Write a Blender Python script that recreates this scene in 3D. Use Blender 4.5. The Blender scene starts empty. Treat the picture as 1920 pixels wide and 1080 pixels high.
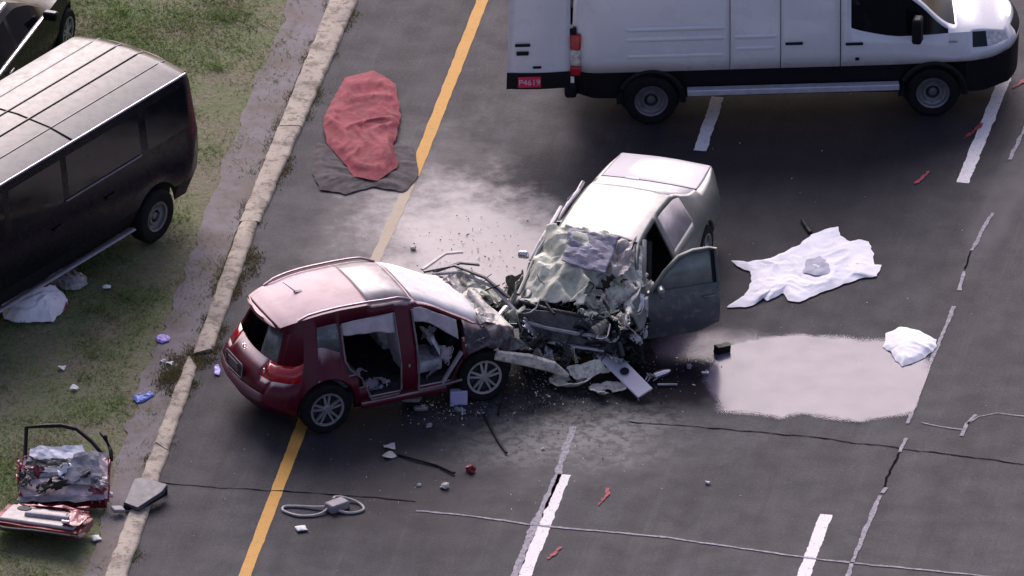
import bpy, math, random
import numpy as np
from mathutils import Vector, Matrix, noise, Euler
SC = bpy.context.scene
COL = SC.collection
rnd = random.Random(7)
R = math.radians

# ------------------------------------------------------------------ camera, sky, sun, exposure
PITCH, DIST, FPX = R(28), 300.0, 145 * 300.0
cam_d = bpy.data.cameras.new('camera')
cam = bpy.data.objects.new('camera', cam_d)
COL.objects.link(cam)
cam_d.sensor_width = 36
cam_d.lens = FPX / 1920 * 36
cam_d.clip_start = 5
cam_d.clip_end = 3000
CAM = Vector((0, -DIST * math.cos(PITCH), DIST * math.sin(PITCH)))
cam.location = CAM
cam.rotation_euler = (R(90) - PITCH, 0, 0)
SC.camera = cam

SUN_EL, SUN_AZ = R(35), R(-8)          # azimuth measured from +Y towards +X
world = bpy.data.worlds.new('World')
SC.world = world
world.use_nodes = True
wn = world.node_tree.nodes
wl = world.node_tree.links
sky = wn.new('ShaderNodeTexSky')
sky.sky_type = 'NISHITA'
sky.sun_disc = False
sky.sun_elevation = SUN_EL
sky.sun_rotation = SUN_AZ
sky.air_density = 1.0
sky.dust_density = 5.0
sky.ozone_density = 1.0
hs = wn.new('ShaderNodeHueSaturation')
hs.inputs['Saturation'].default_value = 0.95
tint = wn.new('ShaderNodeMixRGB')
tint.blend_type = 'MULTIPLY'
tint.inputs[0].default_value = 1
tint.inputs[2].default_value = (1.04, 0.945, 1.07, 1)
bg = wn['Background']
wl.new(sky.outputs[0], hs.inputs['Color'])
wl.new(hs.outputs[0], tint.inputs[1])
wl.new(tint.outputs[0], bg.inputs['Color'])
bg.inputs['Strength'].default_value = 0.08
sun_d = bpy.data.lights.new('sun', 'SUN')
sun_d.energy = 1.5
sun_d.angle = R(46)
sun_d.color = (0.95, 0.93, 1.0)
sun = bpy.data.objects.new('sun', sun_d)
COL.objects.link(sun)
sd = Vector((math.sin(SUN_AZ) * math.cos(SUN_EL), math.cos(SUN_AZ) * math.cos(SUN_EL), math.sin(SUN_EL)))
sun.rotation_euler = sd.to_track_quat('Z', 'Y').to_euler()
SC.view_settings.view_transform = 'Standard'
SC.view_settings.look = 'None'
SC.view_settings.exposure = 0.97
SC.view_settings.gamma = 1

FWD = Vector((0, math.cos(PITCH), -math.sin(PITCH)))
UPV = Vector((0, math.sin(PITCH), math.cos(PITCH)))


def W(px, py, z=0.0):
    """Ground (or height z) point of the place seen at a spot of the photograph."""
    r = FWD + Vector((1, 0, 0)) * ((px - 960) / FPX) - UPV * ((py - 540) / FPX)
    t = (z - CAM.z) / r.z
    return CAM + r * t


# ------------------------------------------------------------------ materials
MATS = {}


def new_mat(name):
    m = bpy.data.materials.new(name)
    m.use_nodes = True
    nt = m.node_tree
    return m, nt, nt.nodes['Principled BSDF']


def N(nt, t, **kw):
    n = nt.nodes.new(t)
    for k, v in kw.items():
        if k in n.inputs:
            n.inputs[k].default_value = v
        else:
            setattr(n, k, v)
    return n


def mixrgb(nt, fac, a, b, mode='MIX'):
    n = nt.nodes.new('ShaderNodeMixRGB')
    n.blend_type = mode
    for i, v in ((0, fac), (1, a), (2, b)):
        if hasattr(v, 'is_linked') or hasattr(v, 'links'):
            nt.links.new(v, n.inputs[i])
        else:
            n.inputs[i].default_value = v if i == 0 else (*v[:3], 1)
    return n.outputs[0]


def math_n(nt, op, a, b=0.0, clamp=False):
    n = nt.nodes.new('ShaderNodeMath')
    n.operation = op
    n.use_clamp = clamp
    for i, v in ((0, a), (1, b)):
        if hasattr(v, 'links'):
            nt.links.new(v, n.inputs[i])
        else:
            n.inputs[i].default_value = v
    return n.outputs[0]


def mapr(nt, v, a, b, c=0.0, d=1.0, smooth=True):
    n = nt.nodes.new('ShaderNodeMapRange')
    n.interpolation_type = 'SMOOTHSTEP' if smooth else 'LINEAR'
    nt.links.new(v, n.inputs['Value'])
    n.inputs['From Min'].default_value = a
    n.inputs['From Max'].default_value = b
    n.inputs['To Min'].default_value = c
    n.inputs['To Max'].default_value = d
    return n.outputs[0]


def noise_n(nt, vec, scale, detail=3, rough=0.55):
    n = nt.nodes.new('ShaderNodeTexNoise')
    n.inputs['Scale'].default_value = scale
    n.inputs['Detail'].default_value = detail
    n.inputs['Roughness'].default_value = rough
    if vec is not None:
        nt.links.new(vec, n.inputs['Vector'])
    return n.outputs['Fac']


def mat(name, col, rough=0.5, metal=0.0, var=0.18, scale=6.0, bump=0.0, bscale=40.0, dust=None, dustcol=(0.62, 0.58, 0.55),
        coat=0.0, spec=0.5, alpha=1.0, trans=0.0, grime=None):
    """Principled surface with mottled colour; 'dust' lays settled powder on upward faces."""
    if name in MATS:
        return MATS[name]
    m, nt, b = new_mat(name)
    tc = N(nt, 'ShaderNodeTexCoord').outputs['Object']
    n1 = noise_n(nt, tc, scale, 4)
    lo = tuple(c * (1 - var) for c in col)
    hi = tuple(min(1, c * (1 + var)) for c in col)
    c = mixrgb(nt, mapr(nt, n1, 0.3, 0.7), lo, hi)
    rsock = None
    if grime:
        g = mapr(nt, noise_n(nt, tc, scale * 1.7, 5, 0.65), 0.48, 0.66)
        c = mixrgb(nt, math_n(nt, 'MULTIPLY', g, grime[1]), c, grime[0])
    if dust:
        geo = N(nt, 'ShaderNodeNewGeometry')
        sep = N(nt, 'ShaderNodeSeparateXYZ')
        nt.links.new(geo.outputs['Normal'], sep.inputs[0])
        up = mapr(nt, sep.outputs['Z'], 0.72, 0.985)
        pat = mapr(nt, noise_n(nt, tc, 2.2, 5, 0.6), 0.25, 0.6, 0.55, 1.0)
        f = math_n(nt, 'MULTIPLY', math_n(nt, 'MULTIPLY', up, pat), dust, True)
        c = mixrgb(nt, f, c, dustcol)
        rsock = mapr(nt, f, 0, 1, rough, 0.7, False)
        if metal:
            nt.links.new(mapr(nt, f, 0, 0.7, metal, 0, False), b.inputs['Metallic'])
    nt.links.new(c, b.inputs['Base Color'])
    if rsock is not None:
        nt.links.new(rsock, b.inputs['Roughness'])
    else:
        r2 = mapr(nt, noise_n(nt, tc, scale * 3, 3), 0.2, 0.8, max(0.02, rough - 0.08), min(1, rough + 0.08))
        nt.links.new(r2, b.inputs['Roughness'])
    if not dust:
        b.inputs['Metallic'].default_value = metal
    b.inputs['Specular IOR Level'].default_value = spec
    if coat:
        b.inputs['Coat Weight'].default_value = coat
        b.inputs['Coat Roughness'].default_value = 0.06
    if trans:
        b.inputs['Transmission Weight'].default_value = trans
    if alpha < 1:
        b.inputs['Alpha'].default_value = alpha
    if bump:
        bn = N(nt, 'ShaderNodeBump', Strength=bump)
        bn.inputs['Distance'].default_value = 0.01
        nt.links.new(noise_n(nt, tc, bscale, 4, 0.6), bn.inputs['Height'])
        nt.links.new(bn.outputs[0], b.inputs['Normal'])
    MATS[name] = m
    return m


M_SUVRED = mat('dark red paint under powder', (0.085, 0.003, 0.014), 0.36, 0.0, 0.15, 3, spec=0.35, dust=0.95, dustcol=(0.74, 0.56, 0.55))
M_REDSHARD = mat('red painted sheet metal', (0.17, 0.008, 0.02), 0.35, 0.2, 0.2, 8, coat=0.4)
M_SILVER = mat('silver paint under powder', (0.16, 0.165, 0.15), 0.45, 0.3, 0.12, 4, dust=1.0, dustcol=(0.88, 0.84, 0.73), coat=0.2)
M_SILVERTR = mat('silver paint lightly powdered', (0.36, 0.345, 0.37), 0.4, 0.2, 0.08, 4, dust=0.5, dustcol=(0.52, 0.48, 0.52), coat=0.2)
M_DOORSIL = mat('grey silver door paint', (0.13, 0.145, 0.155), 0.38, 0.5, 0.12, 4, coat=0.2, grime=((0.4, 0.39, 0.33), 0.35))
M_DUSTY = mat('crumpled sheet metal with pale green powder', (0.56, 0.56, 0.45), 0.6, 0.0, 0.3, 4, bump=0.4, bscale=25, grime=((0.22, 0.22, 0.17), 0.6))
M_DUSTY2 = mat('crumpled sheet metal with beige powder', (0.6, 0.55, 0.48), 0.62, 0.0, 0.3, 6, bump=0.4, bscale=25, grime=((0.15, 0.14, 0.13), 0.7))
M_WING = mat('scorched mauve wing metal', (0.045, 0.032, 0.042), 0.5, 0.1, 0.35, 7, dust=0.5, dustcol=(0.30, 0.25, 0.25), grime=((0.2, 0.17, 0.17), 0.5))
M_LINER = mat('lavender grey hood liner', (0.20, 0.19, 0.25), 0.7, 0, 0.25, 6, bump=0.4, bscale=30)
M_VANWHITE = mat('white van paint', (0.72, 0.71, 0.74), 0.3, 0.0, 0.03, 1.2, coat=0.4)
M_BLACKPL = mat('black plastic cladding', (0.007, 0.007, 0.010), 0.6, 0, 0.2, 9, bump=0.1, spec=0.25)
M_BLACKPAINT = mat('black paint', (0.004, 0.004, 0.010), 0.24, 0.0, 0.1, 3, spec=0.25)
M_DARKGREEN = mat('dark bottle green paint', (0.005, 0.008, 0.008), 0.3, 0.0, 0.1, 3, spec=0.2)
M_DARKGLASS = mat('dark tinted glass', (0.006, 0.007, 0.009), 0.06, 0, 0.1, 2, spec=0.3)
M_DOORGLASS = mat('dusty greenish door glass', (0.22, 0.24, 0.22), 0.3, 0, 0.2, 4, grime=((0.32, 0.32, 0.28), 0.4))
M_GREYGLASS = mat('dusty tinted glass', (0.10, 0.115, 0.12), 0.3, 0, 0.25, 5, grime=((0.3, 0.3, 0.27), 0.4))
M_DUSTGLASS = mat('glass covered in white powder', (0.74, 0.70, 0.70), 0.65, 0, 0.10, 3, grime=((0.5, 0.47, 0.46), 0.6))
M_PINKGLASS = mat('sunroof glass under pinkish powder', (0.36, 0.32, 0.32), 0.35, 0, 0.15, 4, grime=((0.6, 0.55, 0.54), 0.5))
M_QTRGLASS = mat('side window filmed with pink dust', (0.42, 0.37, 0.38), 0.35, 0, 0.2, 4)
M_TYRE = mat('tyre rubber', (0.009, 0.009, 0.010), 0.85, 0, 0.3, 14, bump=0.2, spec=0.25)
M_ALLOY = mat('alloy wheel metal', (0.45, 0.45, 0.47), 0.34, 0.7, 0.1, 6)
M_STEEL = mat('grey steel wheel', (0.2, 0.2, 0.22), 0.45, 0.6, 0.15, 8)
M_DARKMETAL = mat('dark greasy metal', (0.03, 0.03, 0.035), 0.45, 0.3, 0.4, 12, bump=0.4)
M_METAL = mat('bare bent metal', (0.36, 0.35, 0.36), 0.4, 0.6, 0.25, 9)
M_CHROME = mat('bright trim metal', (0.75, 0.7, 0.75), 0.22, 0.9, 0.08, 9)
M_INTERIOR = mat('dark cabin lining', (0.012, 0.011, 0.016), 0.8, 0, 0.3, 9)
M_SEAT = mat('grey seat cloth', (0.46, 0.43, 0.46), 0.85, 0, 0.2, 14, bump=0.2)
M_GREYTRIM = mat('grey door trim plastic', (0.26, 0.245, 0.27), 0.6, 0, 0.2, 8)
M_BEIGETRIM = mat('beige moulded trim', (0.44, 0.39, 0.37), 0.55, 0, 0.15, 7)
M_IVORY = mat('ivory powdered bumper plastic', (0.74, 0.70, 0.60), 0.55, 0, 0.2, 7, bump=0.2, grime=((0.16, 0.15, 0.13), 0.6))
M_LAVPLATE = mat('lavender grey bumper panel', (0.52, 0.49, 0.56), 0.4, 0, 0.06, 3)
M_CURTAIN = mat('pale airbag cloth', (0.48, 0.42, 0.45), 0.85, 0, 0.12, 10, bump=0.4, bscale=18)
M_CLOTH = mat('white sheet cloth', (0.84, 0.82, 0.87), 0.85, 0, 0.05, 5, bump=0.35, bscale=14)
M_CLEARBAG = mat('clear plastic film', (0.45, 0.45, 0.46), 0.22, 0, 0.35, 12, alpha=0.75)
M_REDLAMP = mat('red lamp lens', (0.42, 0.008, 0.02), 0.15, 0, 0.2, 10, coat=0.5)
M_CLEARLAMP = mat('clear lamp lens', (0.55, 0.53, 0.52), 0.12, 0.2, 0.3, 18)
M_WHITEP = mat('white paper', (0.8, 0.78, 0.78), 0.8, 0, 0.05)
M_PURPLE = mat('purple nitrile rubber', (0.30, 0.22, 0.62), 0.45, 0, 0.2, 20)
M_BLUE = mat('blue nitrile rubber', (0.10, 0.16, 0.56), 0.45, 0, 0.25, 20)
M_GREYBOX = mat('grey plastic case', (0.22, 0.195, 0.21), 0.5, 0, 0.1, 9)
M_HOSE = mat('pale grey hose', (0.42, 0.38, 0.37), 0.55, 0, 0.15, 20)
M_REDCLOTH = mat('red cloth', (0.22, 0.03, 0.045), 0.85, 0, 0.2, 6, bump=0.3, bscale=20)
M_DARKCLOTH = mat('dark brown grey cloth', (0.055, 0.045, 0.05), 0.9, 0, 0.25, 6, bump=0.3, bscale=20)
M_REDPAINT = mat('faded red marking paint', (0.30, 0.04, 0.06), 0.8, 0, 0.4, 30)
M_PLATERED = mat('red licence plate', (0.75, 0.03, 0.09), 0.4, 0, 0.05)
M_SEAL = mat('pale crack filling', (0.33, 0.31, 0.34), 0.9, 0, 0.25, 16, spec=0.1, grime=((0.12, 0.115, 0.125), 0.55))
M_TAR = mat('dark tar seam', (0.006, 0.006, 0.008), 0.95, 0, 0.3, 12, spec=0.03)
M_LILAC = mat('lilac packet', (0.46, 0.42, 0.66), 0.5, 0, 0.08, 8)


# ------------------------------------------------------------------ mesh helpers
class MB:
    def __init__(s):
        s.v, s.f = [], []
        s.key = {}

    def vert(s, p):
        s.v.append(tuple(p))
        return len(s.v) - 1

    def mvert(s, p):
        k = (round(p[0], 4), round(p[1], 4), round(p[2], 4))
        if k not in s.key:
            s.key[k] = s.vert(p)
        return s.key[k]

    def quadm(s, pts):
        ids = []
        for p in pts:
            i = s.mvert(p)
            if i not in ids:
                ids.append(i)
        if len(ids) > 2:
            s.f.append(ids)

    def box(s, c, size, rot=None, taper=1.0):
        hx, hy, hz = (d / 2 for d in size)
        m = Euler(rot).to_matrix() if rot else None
        ids = []
        for z in (-1, 1):
            k = taper if z > 0 else 1
            for x, y in ((-1, -1), (1, -1), (1, 1), (-1, 1)):
                p = Vector((x * hx * k, y * hy * k, z * hz))
                if m:
                    p = m @ p
                ids.append(s.vert(p + Vector(c)))
        a = ids
        for q in ((3, 2, 1, 0), (4, 5, 6, 7), (0, 1, 5, 4), (1, 2, 6, 5), (2, 3, 7, 6), (3, 0, 4, 7)):
            s.f.append([a[i] for i in q])

    def tube(s, pts, r, n=6, cap=True):
        pts = [Vector(p) for p in pts]
        rings = []
        up0 = Vector((0, 0, 1))
        for i, p in enumerate(pts):
            d = (pts[min(i + 1, len(pts) - 1)] - pts[max(i - 1, 0)])
            if d.length < 1e-9:
                d = Vector((1, 0, 0))
            d.normalize()
            u = up0 if abs(d.dot(up0)) < 0.95 else Vector((1, 0, 0))
            a = d.cross(u).normalized()
            b = a.cross(d).normalized()
            rr = r[i] if isinstance(r, (list, tuple)) else r
            ry = rr
            if isinstance(rr, tuple):
                rr, ry = rr
            rings.append([s.vert(p + a * (math.cos(t) * rr) + b * (math.sin(t) * ry)) for t in
                          (2 * math.pi * k / n for k in range(n))])
        for q, w in zip(rings, rings[1:]):
            for k in range(n):
                s.f.append([q[k], q[(k + 1) % n], w[(k + 1) % n], w[k]])
        if cap:
            s.f.append(rings[0][::-1])
            s.f.append(rings[-1])

    def lathe(s, prof, n=28, axis='y', c=(0, 0, 0)):
        rings = []
        for (r, h) in prof:
            ring = []
            for k in range(n):
                t = 2 * math.pi * k / n
                p = (math.cos(t) * r, h, math.sin(t) * r) if axis == 'y' else (math.cos(t) * r, math.sin(t) * r, h)
                ring.append(s.vert(Vector(p) + Vector(c)))
            rings.append(ring)
        for q, w in zip(rings, rings[1:]):
            for k in range(n):
                s.f.append([q[k], w[k], w[(k + 1) % n], q[(k + 1) % n]])

    def prism(s, outline, thick, M=None):
        """outline in local xy, extruded along z by thick."""
        n = len(outline)
        a = [Vector((x, y, 0)) for x, y in outline]
        b = [Vector((x, y, thick)) for x, y in outline]
        if M:
            a = [M @ p for p in a]
            b = [M @ p for p in b]
        ia = [s.vert(p) for p in a]
        ib = [s.vert(p) for p in b]
        s.f.append(ia[::-1])
        s.f.append(ib)
        for k in range(n):
            s.f.append([ia[k], ia[(k + 1) % n], ib[(k + 1) % n], ib[k]])

    def grid(s, fn, nu, nv):
        ids = [[s.vert(fn(u / nu, v / nv)) for v in range(nv + 1)] for u in range(nu + 1)]
        for i in range(nu):
            for j in range(nv):
                s.f.append([ids[i][j], ids[i + 1][j], ids[i + 1][j + 1], ids[i][j + 1]])

    def build(s, name, m, parent=None, smooth=True, angle=38, solid=0.0, bevel=0.0):
        me = bpy.data.meshes.new(name)
        me.from_pydata(s.v, [], s.f)
        me.update()
        if smooth:
            me.polygons.foreach_set('use_smooth', [True] * len(me.polygons))
            me.set_sharp_from_angle(angle=R(angle))
        me.materials.append(m)
        o = bpy.data.objects.new(name, me)
        COL.objects.link(o)
        if parent:
            o.parent = parent
        if bevel:
            md = o.modifiers.new('bevel', 'BEVEL')
            md.width = bevel
            md.segments = 2
            md.limit_method = 'ANGLE'
        if solid:
            md = o.modifiers.new('solid', 'SOLIDIFY')
            md.thickness = solid
            md.offset = -1
        return o


def tag(o, label, cat, group=None):
    o['label'] = label
    o['category'] = cat
    if group:
        o['group'] = group
    return o


def thing(name, label, cat, loc=(0, 0, 0), rz=0.0, group=None):
    o = bpy.data.objects.new(name, None)
    o.empty_display_size = 0.2
    COL.objects.link(o)
    o.location = loc
    o.rotation_euler = (0, 0, rz)
    return tag(o, label, cat, group)


def structure(o):
    o['kind'] = 'structure'
    return o


def copy_tree(o, parent=None):
    c = o.copy()
    COL.objects.link(c)
    c.parent = parent
    for ch in list(o.children):
        copy_tree(ch, c)
    return c


def pchip(pts):
    xs = np.array([p[0] for p in pts], float)
    ys = np.array([p[1] for p in pts], float)
    h = np.diff(xs)
    d = np.diff(ys) / h
    m = np.zeros(len(xs))
    if len(xs) > 2:
        for i in range(1, len(xs) - 1):
            if d[i - 1] * d[i] > 0:
                w1, w2 = 2 * h[i] + h[i - 1], h[i] + 2 * h[i - 1]
                m[i] = (w1 + w2) / (w1 / d[i - 1] + w2 / d[i])
    m[0], m[-1] = d[0], d[-1]

    def f(x):
        x = min(max(x, xs[0]), xs[-1])
        i = min(max(int(np.searchsorted(xs, x)) - 1, 0), len(xs) - 2)
        t = (x - xs[i]) / h[i]
        return float((2 * t ** 3 - 3 * t * t + 1) * ys[i] + (t ** 3 - 2 * t * t + t) * h[i] * m[i] +
                     (-2 * t ** 3 + 3 * t * t) * ys[i + 1] + (t ** 3 - t * t) * h[i] * m[i + 1])
    return f


class Loft:
    """A car body from lengthwise lines; line j at station s gives (x, y, z) for the left side (y > 0)."""

    def __init__(s, S, lines, arches=(), jarch=3, deform=None, fall=0.5, flare=0.0):
        extra = []
        for (xc, zc, r) in arches:
            extra += [xc + r * math.cos(R(a)) for a in range(0, 181, 10)]
            extra += [xc - r - 0.004, xc + r + 0.004]
        S = sorted(set(round(v, 4) for v in list(S) + [e for e in extra if S[0] < e < S[-1]]))
        out = [S[0]]
        for v in S[1:]:
            if v - out[-1] > 0.0045:
                out.append(v)
        s.S = out
        s.lines = []
        for ctrl, rdx, fdx in lines:
            fy = pchip([(c[0], c[1]) for c in ctrl])
            fz = pchip([(c[0], c[2]) for c in ctrl])
            s.lines.append((fy, fz, rdx, fdx))
        s.arches, s.jarch, s.deform, s.fall, s.flare = arches, jarch, deform, fall, flare
        s.P = {sd: [[s.pt(j, v, sd) for v in s.S] for j in range(len(lines))] for sd in (1, -1)}

    def pt(s, j, v, side):
        fy, fz, rdx, fdx = s.lines[j]
        s0, s1 = s.S[0], s.S[-1]
        y, z = fy(v), fz(v)
        x = v + rdx * max(0, (s0 + s.fall - v) / s.fall) + fdx * max(0, (v - s1 + s.fall) / s.fall)
        for (xc, zc, r) in s.arches:
            if j <= s.jarch and abs(v - xc) < r:
                za = zc + math.sqrt(max(0, r * r - (v - xc) ** 2)) + 0.022 * j
                if za > z:
                    y = y + s.flare * min(1, (za - z) / 0.1)
                    z = za
        p = Vector((x, y * side, z))
        if s.deform:
            p = s.deform(p)
        return p

    def collect(s, region, rear=None, front=None, bulge=0.1, fbulge=0.15, kc=12, rear_rows=None, front_rows=None):
        bags = {}

        def bag(k):
            return bags.setdefault(k, MB())
        nj = len(s.lines)
        for sd in (1, -1):
            P = s.P[sd]
            for j in range(nj - 1):
                for i in range(len(s.S) - 1):
                    k = region((s.S[i] + s.S[i + 1]) / 2, j, sd)
                    if k is None:
                        continue
                    q = [P[j][i], P[j][i + 1], P[j + 1][i + 1], P[j + 1][i]]
                    bag(k).quadm(q if sd < 0 else q[::-1])
        for cap, idx, sg, bl in ((rear, 0, -1, bulge), (front, len(s.S) - 1, 1, fbulge)):
            if not cap:
                continue

            def cp(j, t):
                a, b = s.P[1][j][idx], s.P[-1][j][idx]
                p = a.lerp(b, (1 - t) / 2)
                p = Vector((p.x + sg * bl * (1 - t * t) * min(1, abs(a.y) / 0.5), p.y, p.z))
                return p
            for j in range(nj - 1):
                for k in range(kc):
                    t0, t1 = -1 + 2 * k / kc, -1 + 2 * (k + 1) / kc
                    key = cap((t0 + t1) / 2, j)
                    if key is None:
                        continue
                    q = [cp(j, t1), cp(j, t0), cp(j + 1, t0), cp(j + 1, t1)]
                    bag(key).quadm(q if sg < 0 else q[::-1])
        return bags


def frange(a, b, st):
    n = max(1, int(round((b - a) / st)))
    return [a + (b - a) * i / n for i in range(n + 1)]


def nz(p, sc, seed=0.0):
    return noise.noise(Vector(p) * sc + Vector((seed, seed * 1.7, seed * 0.3)))


def crumple(p, amp, sc, seed=0):
    v = Vector(p)
    d = Vector((nz(v, sc, seed), nz(v, sc, seed + 9.1), nz(v, sc, seed + 23.7)))
    d2 = Vector((nz(v, sc * 2.7, seed + 3), nz(v, sc * 2.7, seed + 13), nz(v, sc * 2.7, seed + 31)))
    rg = 0.5 - abs(nz(v, sc * 1.4, seed + 50))
    return v + d * amp + d2 * amp * 0.4 + Vector((0, 0, rg * amp))


def sheet(mb, a, b, c, d, nu, nv, amp, sc, seed):
    """Crumpled sheet between four corners."""
    a, b, c, d = map(Vector, (a, b, c, d))
    mb.grid(lambda u, v: crumple(a.lerp(b, u).lerp(d.lerp(c, u), v), amp, sc, seed), nu, nv)


def cloth(outline, amp, zbase, seed, rings=22, nres=140, ridge=3.0, dome=0.0, edge=0.012):
    """Crumpled cloth lying on the ground inside a star-shaped outline (world xy)."""
    pts = [Vector((p[0], p[1])) for p in outline]
    per = [0]
    for i in range(len(pts)):
        per.append(per[-1] + (pts[(i + 1) % len(pts)] - pts[i]).length)
    res = []
    for k in range(nres):
        t = per[-1] * k / nres
        i = max(j for j in range(len(pts)) if per[j] <= t)
        q = pts[i].lerp(pts[(i + 1) % len(pts)], (t - per[i]) / max(1e-6, per[i + 1] - per[i]))
        w = Vector((nz((q.x, q.y, 0), 9, seed), nz((q.x, q.y, 5), 9, seed))) * 0.025
        res.append(q + w)
    c = sum(pts, Vector((0, 0))) / len(pts)
    mb = MB()

    def h(q, f):
        p = Vector((q.x, q.y, 0))
        warp = Vector((nz(p, 1.7, seed), nz(p, 1.7, seed + 7), 0)) * 0.5
        r1 = max(0, 1 - abs(nz(p + warp, ridge, seed)) * 4.0)
        r2 = max(0, 1 - abs(nz(p + warp, ridge * 2.2, seed + 5)) * 4.0)
        lump = 0.5 + 0.5 * nz(p, 1.4, seed + 2)
        e = min(1, (1 - f) * 5)
        return zbase + edge * (0.3 + max(0, nz(p, 11, seed + 3))) + e * amp * (r1 * 0.6 + r2 * 0.3 + lump * 0.8) + dome * (1 - f ** 2)
    centre = mb.vert((c.x, c.y, h(c, 0)))
    prev = None
    for r in range(1, rings + 1):
        f = r / rings
        ring = []
        for q in res:
            w = c.lerp(q, f)
            ring.append(mb.vert((w.x, w.y, h(w, f))))
        n = len(ring)
        for k in range(n):
            if prev is None:
                mb.f.append([centre, ring[k], ring[(k + 1) % n]])
            else:
                mb.f.append([prev[k], ring[k], ring[(k + 1) % n], prev[(k + 1) % n]])
        prev = ring
    return mb


def strip(mb, pts, width, z=0.0, jit=0.0, seed=0, step=0.12, wander=0.0):
    """Flat ribbon along ground points, its edges wandering a little."""
    pts = [Vector((p[0], p[1])) for p in pts]
    dense = []
    for a, b in zip(pts, pts[1:]):
        n = max(1, int((b - a).length / step))
        dense += [a.lerp(b, i / n) for i in range(n)]
    dense.append(pts[-1])
    L, Rr = [], []
    for i, p in enumerate(dense):
        d = (dense[min(i + 1, len(dense) - 1)] - dense[max(0, i - 1)]).normalized()
        if wander:
            p = p + Vector((-d.y, d.x)) * (wander * (nz((p.x, p.y, 7), 3.1, seed) + .5 * nz((p.x, p.y, 7), 9, seed)))
        nrm = Vector((-d.y, d.x))
        w = width * 0.5
        j1 = jit * nz((p.x, p.y, 0), 6, seed) + jit * 0.7 * nz((p.x, p.y, 0), 22, seed)
        j2 = jit * nz((p.x, p.y, 3), 6, seed + 4) + jit * 0.7 * nz((p.x, p.y, 3), 22, seed + 4)
        a = p + nrm * (w + j1)
        b = p - nrm * (w + j2)
        L.append(mb.vert((a.x, a.y, z)))
        Rr.append(mb.vert((b.x, b.y, z)))
    for i in range(len(dense) - 1):
        mb.f.append([L[i], Rr[i], Rr[i + 1], L[i + 1]])


# ------------------------------------------------------------------ ground materials
def blob(nt, pos, c, rx, ry, rot, soft, warp, square=False):
    mp = nt.nodes.new('ShaderNodeVectorMath')
    mp.operation = 'SUBTRACT'
    nt.links.new(pos, mp.inputs[0])
    mp.inputs[1].default_value = (c[0], c[1], 0)
    rt = nt.nodes.new('ShaderNodeVectorRotate')
    rt.rotation_type = 'Z_AXIS'
    rt.inputs['Angle'].default_value = -rot
    nt.links.new(mp.outputs[0], rt.inputs['Vector'])
    sc = nt.nodes.new('ShaderNodeVectorMath')
    sc.operation = 'MULTIPLY'
    nt.links.new(rt.outputs[0], sc.inputs[0])
    sc.inputs[1].default_value = (1 / rx, 1 / ry, 0)
    if square:
        sq = nt.nodes.new('ShaderNodeVectorMath')
        sq.operation = 'MULTIPLY'
        nt.links.new(sc.outputs[0], sq.inputs[0])
        nt.links.new(sc.outputs[0], sq.inputs[1])
        sc = sq
    ln = nt.nodes.new('ShaderNodeVectorMath')
    ln.operation = 'LENGTH'
    nt.links.new(sc.outputs[0], ln.inputs[0])
    v = math_n(nt, 'ADD', ln.outputs['Value'], warp)
    return mapr(nt, v, 1 - soft, 1 + soft, 1, 0)


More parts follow.
